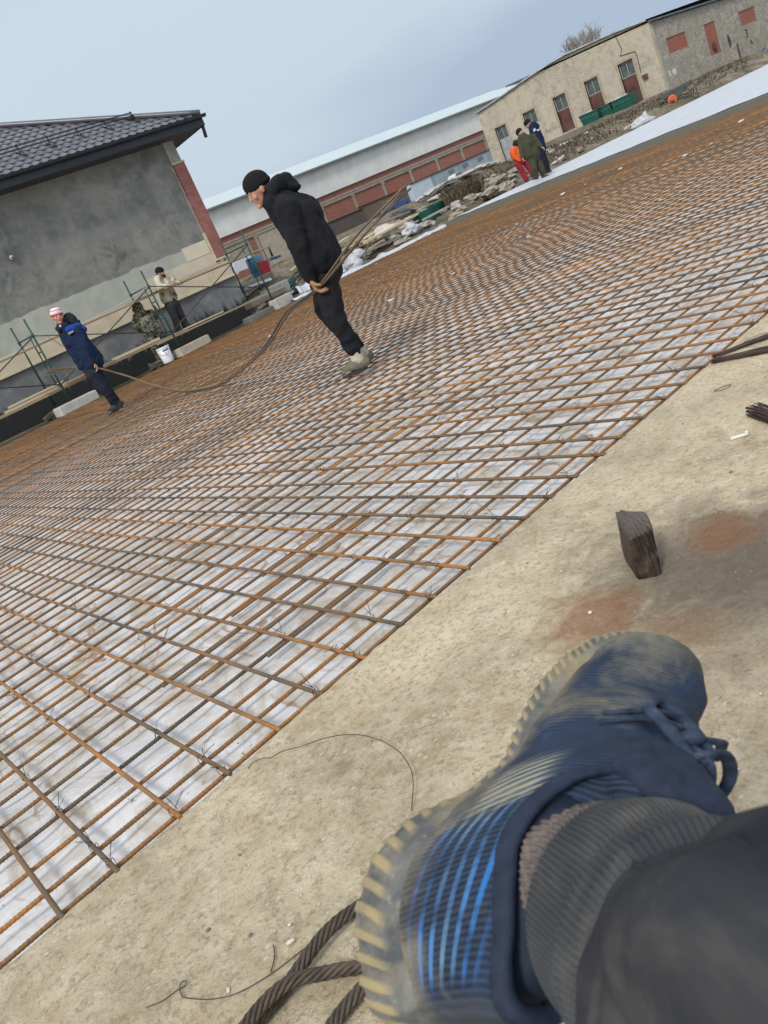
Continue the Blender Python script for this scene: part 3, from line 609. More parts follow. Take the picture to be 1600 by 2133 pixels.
obj('side_wall',MB().bb((54.4,YL-.4,.2),(75,YL,4.86)),m_tanbrick('tan_brick_side','xz',(.50,.43,.32),(.36,.31,.23),(.38,.32,.22)),TB)
V=[];Fs=[];ysr=np.linspace(YR,YL+.25,16)
for y in ysr:
    for xx,zz in ((53.82,.06),(53.82,-.02),(75,-.02),(75,.06)): V.append((xx,y,ftop(y)+.05+zz))
for i in range(15):
    for k in range(4): Fs.append((4*i+k,4*i+(k+1)%4,4*i+4+(k+1)%4,4*i+4+k))
obj('roof',(np.array(V),Fs),simple('pale_roof_sheet',(.50,.54,.58),(.30,.31,.32),.5,2,bump=.1),TB)
DARKG=simple('dim_window_glass',(.045,.06,.065),(.10,.12,.12),.12,2.5,bump=.05,spec=.6)
FRM=simple('old_white_frame',(.36,.36,.33),(.22,.21,.19),.8,12,bump=.1)
RDOOR=simple('rusty_maroon_door',(.085,.030,.026),(.16,.075,.05),.7,2.2,bs=12,bump=.3,bd=.004,rl=.4,rh=.72)
PDOOR=simple('flaking_pale_door',(.38,.42,.45),(.22,.25,.28),.7,3,bump=.2)
RENDT=simple('tan_render',(.42,.36,.265),(.33,.28,.20),.9,3,bs=15,bump=.3,bd=.01)
lin=[];spl=[2.36,None,2.42,2.43,2.50]
wlab=['pale flaking door leaf','','','','']
for k,(kind,y0,y1,z0,z1) in enumerate(ops):
    fr=obj('surround',MB().bb((53.965,y0-.16,z0),(54.1,y0,z1+.14)).bb((53.965,y1,z0),(54.1,y1+.16,z1+.14)).bb((53.963,y0,z1),(54.1,y1,z1+.142)),RENDT,TB)
    if kind=='window':
        wn_=obj('window',MB().bb((54.16,y0,z0),(54.18,y1,z1)),DARKG,TB)
        obj('frame',MB().bb((54.11,y0,z0),(54.155,y0+.06,z1)).bb((54.11,y1-.06,z0),(54.155,y1,z1)).bb((54.112,y0+.06,z0),(54.155,y1-.06,z0+.06)).bb((54.112,y0+.06,z1-.06),(54.155,y1-.06,z1)).bb((54.114,(y0+y1)/2-.03,z0+.06),(54.155,(y0+y1)/2+.03,z1-.06)),FRM,wn_)
    else:
        s=spl[k]
        dr=obj('door',MB().bb((54.10,y0,z0-.3),(54.15,y1,s)),PDOOR if k==0 else RDOOR,TB,label='pale flaking door leaf' if k==0 else None)
        obj('panel',MB().bb((54.075,y0+.10,z0),(54.097,y0+.14,s-.1)).bb((54.075,y1-.14,z0),(54.097,y1-.10,s-.1)).bb((54.076,y0+.14,s-.8),(54.096,y1-.14,s-.76)),PDOOR if k==0 else RDOOR,dr)
        tr=obj('transom_window',MB().bb((54.16,y0,s),(54.18,y1,z1)),DARKG,TB)
        obj('frame',MB().bb((54.11,y0,s),(54.155,y0+.06,z1)).bb((54.11,y1-.06,s),(54.155,y1,z1)).bb((54.112,y0+.06,s),(54.155,y1-.06,s+.06)).bb((54.112,y0+.06,z1-.06),(54.155,y1-.06,z1)).bb((54.114,(y0+y1)/2-.03,s+.06),(54.155,(y0+y1)/2+.03,z1-.06)),FRM,tr)
obj('plinth',MB().bb((53.75,YR,.0),(54,32.4,.78)).bb((53.75,33.9,.0),(54,YL,.86)),simple('crumbling_plinth',(.30,.26,.2),(.16,.14,.11),.95,3,bs=10,bump=.8,bd=.03),TB)
obj('cable',MB().tube([(53.97,33.3,5.2),(53.96,33.1,4.2),(53.96,33.35,3.9),(53.96,32.3,3.75),(53.96,32.2,3.6),(53.96,32.25,2.4)],.02,5),STEEL,TB,smooth=True)
o=obj('meter_box',MB().bb((53.84,31.85,1.95),(53.985,32.2,2.22)),simple('rust_box',(.12,.045,.035),(.2,.08,.05),.7,8),label='small square rusty meter box on the tan wall right of the last door',cat='meter box')
obj('dial',MB().lathe((53.84,32.03,2.09),[(.07,0),(.07,.012)],12,ax=((0,1,0),(0,0,1),(-1,0,0))),simple('dial_dark',(.02,.02,.02),(.04,.04,.04),.4,9),o)
# faded graffiti scribbles on the tan wall (strokes only, unreadable in the photo too)
gr=MB(); rr_=random.Random(4)
yy=38.0-.0
for k in range(9):
    y=40.9-k*.17; pts=[(53.987,y+rr_.uniform(-.05,.05),1.55+rr_.uniform(-.14,.16)) for _ in range(4)]; gr.tube(pts,.012,4)
obj('graffiti',gr,simple('faded_paint',(.14,.125,.10),(.2,.17,.13),.9,9,bump=0),TB)
# right wing: wall plane y=30.9, running away
YW=30.9
RWG=empty('brick_wing',(62,30.9,.2),'long grey brick wing with bricked-up red openings at the far right','building')
rops=[(55.5,58.02,2.70,3.65),(60.52,62.08,1.55,3.60),(65.6,68.08,2.57,3.52)]
mb=MB(); holes_wall(mb,'y',YW,.4,54.4,96,-.3,lambda a:4.86-.021*(a-54.4),rops)
GREYB=m_tanbrick('weathered_grey_brick','xz',(.55,.51,.44),(.34,.315,.27),(.30,.27,.22),.6,dark=(.085,.082,.075))
obj('wall',mb,GREYB,RWG)
RB=m_tile('new_red_brick',(.30,.095,.06),(.36,.12,.08),.26,.085,.008,mort=(.30,.13,.10),bd=.006)
for (a,b,z0,z1) in rops: obj('brick_infill',MB().bb((a,YW+.05,z0),(b,YW+.3,z1)),RB,RWG)
obj('roof',MB().add([(54.0,YW-.22,4.90),(97,YW-.22,4.02),(97,YW+12,4.7),(54.0,YW+12,5.58),(54.0,YW-.22,5.00),(97,YW-.22,4.12),(97,YW+12,4.8),(54.0,YW+12,5.68)],[(0,1,2,3),(7,6,5,4),(0,4,5,1),(1,5,6,2),(2,6,7,3),(3,7,4,0)]),simple('slate_grey_sheet',(.09,.10,.12),(.14,.15,.17),.5,2,bump=.1),RWG)
HOLE=simple('dark_hole',(.035,.03,.026),(.10,.085,.07),.95,6,bs=20,bump=.9,bd=.04)
for (x,z,a,b) in ((61.3,2.05,.35,.5),(63.4,2.0,.28,.62)):
    q=MB(); q.rock((x,YW-.0,z),(a,.07,b),int(x),rough=.3); obj('broken_patch',q,HOLE,RWG)
obj('slot',MB().bb((64.28,YW-.03,.68),(64.46,YW+.02,1.62)),simple('slot_rust',(.07,.035,.025),(.1,.05,.03),.8,8),RWG)
txt=bpy.data.curves.new('t','FONT'); txt.body='3'; txt.size=.85; txt.extrude=.01; to=bpy.data.objects.new('t',txt); COL.objects.link(to)
me=bpy.data.meshes.new_from_object(to); bpy.data.objects.remove(to)
V=np.array([v.co[:] for v in me.vertices]); Vw=np.stack([65.85+V[:,0],np.full(len(V),YW-.02)+V[:,2],1.72+V[:,1]],1)
obj('painted_number',(Vw,[tuple(p.vertices) for p in me.polygons]),simple('black_paint',(.04,.035,.035),(.09,.08,.07),.9,6,bump=0),RWG)
obj('paint_mark',MB().tube([(66.3,YW-.01,1.42),(66.45,YW-.01,1.5),(66.42,YW-.01,1.2),(66.6,YW-.01,1.3)],.04,5),bpy.data.materials['black_paint'],RWG)
obj('whitewash_patch',MB().rock((54.9,YW,1.6),(.22,.02,.3),3,.2).rock((55.5,YW,1.6),(.42,.02,.33),5,.2),simple('whitewash',(.60,.60,.56),(.5,.5,.46),.9,6),RWG)
# ================================================================ LONG WHITE WAREHOUSE (wall plane y=95)
WY=95.
WH=empty('warehouse',(90,95,.8),'long warehouse with white upper wall, red brick below and pale green roof','building')
obj('upper_wall',MB().bb((48,WY-.25,6.38),(130,WY,10.0)),simple('white_render',(.70,.71,.69),(.60,.61,.59),.85,.5,bs=5,bump=.2,bd=.02),WH)
WB=m_tile('old_red_brick',(.26,.085,.06),(.34,.13,.09),.3,.10,.010,mort=(.28,.17,.13),bd=.01)
obj('brick_wall',MB().bb((48,WY,.3),(130,WY+.4,6.38)),WB,WH)
CONC=simple('lintel_concrete',(.33,.29,.235),(.25,.215,.17),.9,1.5,bs=9,bump=.3,bd=.02)
obj('lintel',MB().bb((48,WY-.12,5.42),(130,WY,5.70)).bb((48,WY-.16,5.06),(130,WY,5.36)),CONC,WH)
for x in (56.4,62.4,68.4,74.3,80.4,86.5,92.5,98.5,104.5,110.5): obj('column',MB().bb((x-.22,WY-.10,.3),(x+.22,WY,5.06)).bb((x-.36,WY-.13,4.75),(x+.36,WY-.10,5.058)),CONC,WH)
obj('pale_bay',MB().bb((62.8,WY-.06,.3),(67.0,WY,5.05)),simple('sandy_blockwork',(.42,.37,.29),(.33,.29,.22),.9,1.5,bs=8,bump=.3,bd=.02),WH)
obj('pale_bay',MB().bb((57.0,WY-.05,2.6),(61.2,WY,5.0)),bpy.data.materials['lintel_concrete'],WH)
RG=simple('pale_green_roof',(.47,.555,.56),(.43,.51,.52),.55,.6,bump=.08)
obj('roof',MB().add([(47,WY-.9,9.98),(131,WY-.9,9.98),(131,WY+12,12.5),(47,WY+12,12.5),(47,WY-.9,10.1),(131,WY-.9,10.1),(131,WY+12,12.6),(47,WY+12,12.6)],[(0,3,2,1),(4,5,6,7),(0,1,5,4),(1,2,6,5),(2,3,7,6),(3,0,4,7)]),RG,WH)
obj('gutter',MB().bb((47,WY-1.0,9.86),(131,WY-.905,10.04)),simple('grey_gutter',(.15,.17,.18),(.2,.22,.23),.5,4),WH)
# metal garages / sheds in front of it
def shed(name,x0,x1,y0,y1,z0,zl,zr,mat,lab,cat,ribs=None,ribm=None):
    t=empty(name,((x0+x1)/2,y0,z0),lab,cat)
    obj('body',MB().add([(x0,y0,z0),(x1,y0,z0),(x1,y1,z0),(x0,y1,z0),(x0,y0,zl),(x1,y0,zr),(x1,y1,zr),(x0,y1,zl)],[(0,3,2,1),(0,1,5,4),(1,2,6,5),(2,3,7,6),(3,0,4,7),(4,5,6,7)]),mat,t)
    obj('roof_edge',MB().beam((x0-.1,y0-.06,zl+.04),(x1+.1,y0-.06,zr+.04),.14,.09),STEEL,t)
    if ribs:
        for a in ribs: obj('door',MB().bb((a-.85,y0-.05,z0+.1),(a+.85,y0,min(zl,zr)-.35)),ribm or mat,t)
    return t
BG=simple('blue_grey_sheet',(.30,.36,.41),(.24,.29,.33),.55,.8,bump=.15)
shed('garage',92.9,107.9,92,94.6,.3,3.15,3.15,BG,'pale blue-grey metal garages between the brick warehouse wall and rubble bank','garage',(94.6,98.2,101.8,105.4),simple('blue_grey_door',(.33,.40,.45),(.27,.33,.38),.55,1,bump=.1))
for x in (97.,100.3,104.): tag(obj('panel',MB().bb((x,91.93,2.2),(x+1.3,91.94,2.75)),simple('vent_dark',(.13,.15,.17),(.18,.2,.22),.6,3)),'dark vent panel on the blue-grey garages '+{97.:'nearest the rubble slabs',100.3:'in their middle',104.:'nearest the tan building'}[x],'vent')
shed('shed',74.6,84.0,88,90.2,.3,2.95,2.85,simple('brown_sheet',(.12,.088,.06),(.16,.12,.085),.7,.8,bump=.2),'low brown metal shed with a thin pale door outline beside the brick warehouse','shed')
obj('door_outline',MB().tube([(79.0,87.95,1.2),(79.0,87.95,2.3),(81.6,87.95,2.3),(81.6,87.95,.9)],.035,4),simple('pale_line',(.35,.33,.27),(.3,.28,.22),.8,5,bump=0),bpy.data.objects['shed'])
shed('shed',83.9,88.0,87,89,.3,3.0,3.0,simple('pale_blue_sheet',(.52,.60,.68),(.45,.53,.6),.5,1.5,bump=.1),'pale blue-white metal cabin right of the brown shed','cabin')
shed('shed',66.6,73.5,86,88,.3,2.7,2.6,simple('dark_brown_sheet',(.075,.06,.052),(.1,.08,.07),.7,1,bump=.1),'dark brown shed behind the elbow of the man in black','shed')
# ---- cars
def car(x,y,z,rz,scale,paint,lab,group=None):
    t=empty('parked_car',(x,y,z),lab,'car'); c,s=math.cos(rz),math.sin(rz); A=np.array(((c,s,0),(-s,c,0),(0,0,1)))
    prof=[(-2.15,.35),(-2.18,.62),(-2.05,.86),(-1.25,.95),(-.55,1.38),(.75,1.42),(1.55,1.0),(2.05,.93),(2.16,.6),(2.12,.35)]
    def ex(w,p,inset): 
        V=[];n=len(p)
        for k,ww in enumerate((-w,w)):
            for (a,b) in p: q=ww*(1-inset*max(0,(b-.9))/.5); V.append((a,q,b))
        Fs=[(i,(i+1)%n,n+(i+1)%n,n+i) for i in range(n)]+[tuple(range(n-1,-1,-1)),tuple(range(n,2*n))]
        return np.array(V)*scale@A+np.array((x,y,z)),Fs
    V,Fs=ex(.82,prof,.22); body=obj('body',MB().add(V,Fs),paint,t)
    gl=[(-1.12,.97),(-.52,1.33),(.70,1.37),(1.40,1.0)]
    V,Fs=ex(.835,gl,.20); obj('window',MB().add(V,Fs),DARKG,t)
    for sx in (-1.35,1.35):
        for sy in (-.8,.8):
            cen=np.array((sx,sy,.32))*scale@A+np.array((x,y,z)); ax=np.array(((1,0,0),(0,0,1),(0,1,0)))@A
            wh=obj('wheel',MB().lathe(cen-A[1]*.1*scale,[(.2*scale,0),(.32*scale,.02),(.32*scale,.18*scale),(.2*scale,.2*scale)],16,ax=ax),simple('tyre_rubber',(.02,.02,.02),(.03,.03,.03),.8,9,bump=0) if 'tyre_rubber' not in bpy.data.materials else bpy.data.materials['tyre_rubber'],t)
    for sy in (-.6,.6):
        for sx,nm in ((-2.17,'headlight'),(2.13,'tail_light')):
            cen=np.array((sx,sy,.68))*scale@A+np.array((x,y,z)); obj(nm,MB().box(cen,(.06*scale,.3*scale,.14*scale),A),FRM,t)
    return t
car(77.2,84,.55,math.radians(4),1.0,simple('blue_car_paint',(.035,.07,.20),(.045,.085,.23),.3,1,bump=0),'blue saloon car parked half hidden behind the rubble')
car(78.8,74,.75,math.radians(12),.75,simple('white_car_paint',(.5,.52,.55),(.42,.44,.46),.3,1,bump=0),'small white car behind the tips of the carried rods')
# ---- bare trees behind the tan building
BARK=simple('grey_bark',(.30,.26,.225),(.21,.18,.155),.95,8)
def bare_tree(base,h,seed,lab,spread=1.):
    r=random.Random(seed); t=empty('bare_tree',base,lab,'tree','bare trees behind the tan brick building'); tr=MB(); tw=MB()
    def br(p,d,l,rad,lv):
        pts=[p];q=np.array(p,float);dd=np.array(d,float)
        for k in range(4): dd=nrm(dd+np.array([r.uniform(-.16,.16) for _ in range(3)])+np.array((0,0,.05))); q=q+dd*l/4; pts.append(q.copy())
        (tr if lv<2 else tw).tube(pts,np.linspace(rad,rad*.55,5),6 if lv<2 else 3,cap=False)
        if lv>=6: return
        for k in range(r.randint(3,4) if lv<4 else 3):
            b=pts[r.randint(2,4)]; a=r.uniform(0,6.28); s=r.uniform(.4,.95)*spread; nd=nrm(dd+np.array((math.cos(a)*s,math.sin(a)*s,r.uniform(-.1,.5)))); br(b,nd,l*r.uniform(.58,.78),max(rad*.52,.014),lv+1)
    br(base,(0,0,1),h*.36,h*.022,0)
    obj('trunk',tr,BARK,t,smooth=True,fix=False); obj('crown',tw,BARK,t,fix=False)
bare_tree((76,50.5,.8),9.6,3,'larger bare winter tree with a dense round crown above the tan roof',1.1)
bare_tree((76,55.2,.8),7.6,8,'smaller sparse bare tree left of the larger one above the tan roof',1.2)
bare_tree((79,53.0,.8),7.4,12,'faint low bare tree crown between the other two behind the tan roof',1.2)
# ---- green bins
BING=simple('bin_green',(.012,.11,.085),(.018,.085,.065),.5,4,metal=.1,bump=.1)
bins=[(52.2,35.35,1.5,'leftmost and widest of the four green waste bins'),(52.5,34.15,1.0,'second from left of the four green waste bins'),(52.5,33.35,.95,'third from left of the four green waste bins'),(52.2,32.6,.95,'rightmost of the four green waste bins, by the last rusty door')]
for (x,y,w,lab) in bins:
    z0=.55; z1=1.50; t=empty('waste_bin',(x,y,z0),lab,'bin','green waste bins before the tan building')
    a,b=w/2*.84,w/2; d0,d1=.38,.5
    V=[(x-d0,y-a,z0+.1),(x-d0,y+a,z0+.1),(x+d0,y+a,z0+.1),(x+d0,y-a,z0+.1),(x-d1,y-b,z1),(x-d1,y+b,z1),(x+d1,y+b,z1),(x+d1,y-b,z1)]
    V2=[(px+(x-px)*.05,py+(y-py)*.05,pz) for (px,py,pz) in V[4:]]+[(px+(x-px)*.05,py+(y-py)*.05,z1-.35) for (px,py,pz) in V[4:]]
    obj('body',MB().add(V+V2,[(0,3,2,1),(0,1,5,4),(1,2,6,5),(2,3,7,6),(3,0,4,7),(4,5,9,8),(5,6,10,9),(6,7,11,10),(7,4,8,11),(8,9,13,12),(9,10,14,13),(10,11,15,14),(11,8,12,15),(12,13,14,15)]),BING,t,fix=False)
    obj('rim',MB().bb((x-d1-.03,y-b,z1-.05),(x-d1,y+b,z1+.02)).bb((x+d1,y-b,z1-.05),(x+d1+.03,y+b,z1+.02)),BING,t)
    for sx in (-1,1):
        for sy in (-1,1): obj('foot',MB().bb((x+sx*d0*.7-.05,y+sy*a*.7-.05,z0-.1),(x+sx*d0*.7+.05,y+sy*a*.7+.05,z0+.098)),STEEL,t)
    if w<.99 or w>1.2: obj('rubbish',MB().rock((x,y+.1*w,z1-.02),(.35,.25*w,.16),int(y*7),.3),PADF,None,label='pale rubbish heaped in the '+lab.split(' of ')[0]+' green bin',cat='rubbish')
# ---- wheelbarrow
wx,wy=gz(1405,222,.16)[:2]; wb=empty('wheelbarrow',(wx,wy,.13),'grey wheelbarrow with orange wheel tipped at the edge of the white sheet','wheelbarrow')
rd=nrm([R[0],R[1],0]); fd_=nrm([ray(1405,222)[0],ray(1405,222)[1],0]); O=V3(wx,wy,.13)
def L3(a,b,c): return O+rd*a+fd_*b+V3(0,0,c)
AX=(rd,(0,0,1),-fd_)
ty=obj('wheel',MB().lathe(L3(0,-.05,.3),[(.08,0),(.15,-.02),(.20,.02),(.20,.09),(.15,.12),(.08,.11)],22,ax=AX),simple('orange_tyre',(.60,.13,.05),(.48,.10,.04),.6,5,bump=0),wb,smooth=True)
obj('hub',MB().lathe(L3(0,-.09,.3),[(.07,0),(.07,.2)],14,ax=AX),simple('orange_hub',(.50,.10,.04),(.3,.08,.04),.5,9),ty,smooth=True)
tv=[(-.55,-.1,.62),(.9,-.1,.72),(.95,.6,.72),(-.6,.6,.62),(-.15,.05,.33),(.55,.05,.40),(.55,.45,.40),(-.15,.45,.33)]
obj('tray',MB().add([L3(*v) for v in tv],[(4,5,6,7),(0,1,5,4),(1,2,6,5),(2,3,7,6),(3,0,4,7)]),simple('galvanised_tray',(.22,.25,.25),(.13,.15,.15),.5,4,metal=.3),wb,fix=False)
for s in (0,.5): obj('handle',MB().tube([L3(-.5,s,.55),L3(0,s,.36),L3(.7,s,.30),L3(1.5,s,.62)],.02,6),STEEL,wb,smooth=True)
for s in (.02,.48): obj('leg',MB().tube([L3(.55,s,.32),L3(.9,s,.0),L3(1.02,s,.02),L3(1.0,s,.35)],.018,6),STEEL,wb,smooth=True)
# ================================================================ RUBBLE AND BUILDING MATERIAL
CH=simple('broken_concrete',(.44,.42,.38),(.28,.265,.235),.95,2.5,bs=12,bump=.7,bd=.02)
STN=simple('dusty_stone',(.34,.30,.24),(.22,.19,.15),.95,3,bs=14,bump=.7,bd=.02)
MOUNDM=simple('dark_spoil',(.055,.05,.042),(.10,.09,.075),.95,3,bs=12,bump=.9,bd=.04)
GRK='broken concrete chunks on the rubble bank'
def rock_at(px,py,Y,size,seed,lab='rough broken concrete chunk lying on the rubble bank',mat=CH,grp=GRK,rot=0,name='concrete_chunk',cat='rubble',up=0,tilt=0):
    c=gy(px,py,Y); a=math.radians(rot); b=math.radians(tilt)
    ax=np.array(((math.cos(a)*math.cos(b),math.sin(a)*math.cos(b),math.sin(b)),(-math.sin(a),math.cos(a),0),(-math.cos(a)*math.sin(b),-math.sin(a)*math.sin(b),math.cos(b))))
    return obj(name,MB().rock(c+V3(0,0,up),size,seed,ax=ax),mat,loc=(c[0],c[1],c[2]-size[2]*.5),label=lab,cat=cat,group=grp)
rs=random.Random(11)
# stacked broken slabs at the top of the bank
slabs=[(905,395,.06),(930,383,0),(952,372,.1),(975,360,.05),(1000,348,.0),(912,410,0),(940,398,.1),(965,385,0),(990,372,.1),(885,410,0),(1015,345,0),(895,425,0)]
for k,(px,py,_) in enumerate(slabs):
    c=gy(px,py,27+rs.uniform(-1,1)); a=rs.uniform(-.25,.25); t=rs.uniform(-.1,.08)
    ax=nrm3=np.array(((math.cos(a),math.sin(a),t),(-math.sin(a),math.cos(a),0),(-t,0,1)))
    obj('slab_piece',MB().rock(c,(.75+rs.random()*.5,.6,.15),40+k,.16,ax=ax),CH,loc=c,label='long flat broken slab stacked on top of the bank before the blue-grey garages',cat='slab',group='broken slabs stacked on the bank')
for k in range(190):
    u=rs.random(); px=640+u*620 if k%3 else 820+u*330; base=608-.375*(px-640)
    Y=rs.uniform(18.5,24); py=base-rs.uniform(2,26) if Y<20.5 else base-rs.uniform(18,52)
    c=gy(px,py,Y); zt=terr(c[0],Y) if c[0]<90 else .5
    s=rs.uniform(.06,.30)**1.0; 
    q=V3(c[0],Y,zt+s*.22); a=rs.random()*3.1
    ax=np.array(((math.cos(a),math.sin(a),0),(-math.sin(a),math.cos(a),0),(0,0,1)))
    if c[0]<13 or (c[0]>26 and Y<18.6): continue
    obj('concrete_chunk',MB().rock(q,(s*1.5,s,s*.6),100+k,.3,ax=ax),CH if rs.random()<.55 else STN,loc=q,label='rough broken concrete chunk lying on the rubble bank',cat='rubble',group=GRK)
rock_at(1052,393,18.3,(.55,.4,.3),301,'large angular tan stone at the bank foot beside the orange-jacketed worker',STN,None)
rock_at(1025,398,18.5,(.6,.4,.22),302,'long tan boulder left of the large angular stone on the bank',STN,None)
rock_at(1120,345,17.3,(.25,.2,.22),303,'pale squared block standing behind the olive-jacketed worker',CH,None)
rock_at(1160,338,18.2,(.38,.2,.10),304,'flat pale slab fragment right of the navy-jacketed worker',CH,None)
# timber and debris heap behind the field edge
def pk(px,py,Y,l,az,el,w,h,lab,mat=WOOD2,cat='plank',name='timber',grp=None):
    c=gy(px,py,Y); a,e=math.radians(az),math.radians(el); d=V3(math.cos(a)*math.cos(e),math.sin(a)*math.cos(e),math.sin(e)); return obj(name,MB().beam(c-d*l/2,c+d*l/2,w,h),mat,label=lab,cat=cat,group=grp)
GT='loose timbers on the rubble heap'
for k in range(80):
    px=rs.uniform(690,915); base=560-.40*(px-690); Y=rs.uniform(19,23); py=base-rs.uniform(6,48)
    c=gy(px,py,Y); zt=terr(c[0],Y)+rs.uniform(.03,.30); a,e=rs.uniform(-.35,.5),rs.uniform(-.10,.12); d=V3(math.cos(a),math.sin(a),e); l=rs.uniform(.5,2.3); q=V3(c[0],Y,zt)
    obj('timber',MB().beam(q-d*l/2,q+d*l/2,rs.uniform(.06,.2),rs.uniform(.03,.07)),rs.choice([WOOD,WOOD2,WOOD2,STN,CH,MOUNDM]),label='weathered loose timber lying across the rubble heap',cat='timber',group=GT)
pk(825,470,20,3.2,6,2,.14,.06,'long pale timber on top of the heap right of the carried rods')
pk(770,520,19.6,3.0,18,4,.16,.05,'pale slanting board on the heap just right of the man in black')
pk(1308,264,18.0,.9,20,1,.10,.06,'pale batten lying by the white sack below the green bins')
def lump(px,py,Y,size,seed,lab,mat,name,cat,rough=.4,rot=0):
    return rock_at(px,py,Y,size,seed,lab,mat,None,rot,name,cat)
def bag(px,py,Y,size,seed,lab,mat,name='plastic_bag',cat='bag'):
    c=gy(px,py,Y); n=26; V=[];o=seed*3.7
    for i in range(n):
        p=math.pi*i/(n-1)
        for j in range(n):
            t=2*math.pi*j/n; d=V3(math.sin(p)*math.cos(t),math.sin(p)*math.sin(t),-math.cos(p)); k=.75+.35*noise.noise((d[0]*1.3+o,d[1]*1.3,d[2]*1.3))+.16*(1-abs(noise.noise((d[0]*3+o,d[1]*3,d[2]*3)))*2)
            V.append(c+d*k*np.array(size))
    Fs=[(i*n+j,i*n+(j+1)%n,(i+1)*n+(j+1)%n,(i+1)*n+j) for i in range(n-1) for j in range(n)]
    return obj(name,(np.array(V),Fs),mat,loc=(c[0],c[1],c[2]-size[2]),smooth=True,label=lab,cat=cat)
SACK=simple('cream_sack',(.56,.51,.43),(.45,.41,.34),.8,3,bs=12,bump=.3,bd=.02); WBAG=simple('white_bag_plastic',(.50,.51,.53),(.36,.37,.40),.4,4,bump=.3,bd=.02); BBAG=simple('black_bag_plastic',(.018,.018,.02),(.03,.03,.03),.35,5,bump=.4,bd=.03)
bag(803,487,20.3,(.62,.4,.30),1,'large cream cloth sack on the rubble heap right of the rods',SACK)
bag(856,479,19.3,(.35,.25,.22),2,'crumpled white bag on the timber near the pad corner',WBAG)
bag(893,446,21,(.45,.3,.15),3,'white paper sack beside the green tub',WBAG)
bag(838,452,24,(.75,.5,.32),4,'black plastic rubbish bag behind the cream sack',BBAG)
bag(747,530,18.9,(.28,.22,.16),5,'white and blue plastic bag by the field edge right of the man in black',WBAG)
bag(735,548,18.5,(.36,.28,.26),6,'translucent white bag standing at the field edge right of the man in black\'s hip',WBAG)
bag(760,505,20.5,(.18,.14,.2),7,'small cream bag standing on the boards beside the rods',SACK)
bag(642,497,22.0,(.55,.4,.30),8,'cream bundle on the rubble left of the man in black',SACK)
bag(620,520,20.5,(.35,.25,.18),9,'white bundle on the rubble right of the red panel',WBAG)
bag(1338,258,18.0,(.85,.35,.26),10,'grey-white sack lying at the edge of the white sheet below the bins',simple('grey_white_sack',(.52,.53,.54),(.38,.38,.39),.6,3,bs=10,bump=.4,bd=.02))
bag(1345,247,17.9,(.14,.12,.28),11,'twisted neck of white plastic sticking up from the grey-white sack',WBAG)
# green tub
c=gy(905,442,20.2); a=.25; ax=np.array(((math.cos(a),math.sin(a),0),(-math.sin(a),math.cos(a),0),(0,0,1)))
tb=MB(); V=[(-.75,-.3,-.28),(.62,-.3,-.28),(.62,.3,-.28),(-.75,.3,-.28),(-.85,-.38,.20),(.72,-.38,.26),(.72,.38,.26),(-.85,.38,.20)]
tb.add(np.array(V)@ax+c,[(0,3,2,1),(0,1,5,4),(1,2,6,5),(2,3,7,6),(3,0,4,7)]); obj('tub',tb,BING,label='open green metal tub lying on the rubble beside the brown weeds',cat='tub',fix=False)
# mound with the rubble by the left building
for k in range(16):
    px=255+rs.random()*75; py=792-.40*(px-255)-rs.uniform(2,12); c=gz(px,py,.0); s=rs.uniform(.06,.2)
    obj('rubble_stone',MB().rock(V3(c[0],min(c[1],18.9),.03),(s*1.5,s,s*.7),500+k,.3),STN,loc=V3(c[0],min(c[1],18.9),0),label='grey rubble stone heaped at the wall foot left of the bucket',cat='rubble',group='grey rubble stones at the wall foot')
for k in range(12):
    px=30+rs.random()*60; py=893-.42*(px-30)-rs.uniform(0,12); c=gz(px,py,.0); s=rs.uniform(.08,.2)
    obj('rubble_stone',MB().rock(V3(c[0],min(c[1],19.2),.03),(s*1.5,s,s*.7),540+k,.3),STN,loc=V3(c[0],min(c[1],19.2),0),label='brown rubble stone heaped below the lower deck at the left edge',cat='rubble',group='brown rubble stones at left')
# ---- things right of the building corner
def atp(px,py,Y): return gy(px,py,Y)
c0,c1,c2,c3=atp(536,547,24),atp(556,540,24),atp(567,575,24),atp(551,580,24)
def sheet4(q,th,mat,lab,cat,name):
    q=[np.array(v) for v in q]; n=nrm(np.cross(q[1]-q[0],q[3]-q[0])); V=[v for v in q]+[v+n*th for v in q]
    return obj(name,MB().add(V,[(0,1,2,3),(7,6,5,4),(0,4,5,1),(1,5,6,2),(2,6,7,3),(3,7,4,0)]),mat,label=lab,cat=cat)
sheet4([atp(536,547,24),atp(557,541,24),atp(568,572,24),atp(552,580,24)],.08,simple('red_panel',(.42,.022,.035),(.34,.02,.03),.45,3,bump=.05),'bright red panel standing in the rubble behind the corner scaffold','panel','panel')
sheet4([atp(485,545,27),atp(512,534,27),atp(524,556,27),atp(492,568,27)],.1,simple('white_board',(.66,.69,.74),(.58,.61,.66),.5,2,bump=.05),'white insulation board left of the red panel, behind the scaffold ladder','board','board')
sheet4([atp(513,535,27),atp(526,530,27),atp(532,550,27),atp(523,556,27)],.1,bpy.data.materials['white_board'],'narrow white board between white insulation board and red panel','board','board')
sheet4([atp(509,599,20.6),atp(564,578,20.6),atp(567,583,20.6),atp(511,602,20.6)],.35,bpy.data.materials['white_board'],'long white plastic board lying behind the corner scaffold below the red panel','board','board')
c=atp(540,566,24.5); obj('drum',MB().lathe(c-V3(0,0,.5),[(.26,0),(.28,.02),(.28,.5),(.27,.52),(.28,.54),(.28,1.0),(.26,1.02)],20),simple('blue_drum',(.06,.16,.26),(.08,.2,.3),.45,3,bump=.05),smooth=True,label='blue plastic drum beside the red panel',cat='drum')
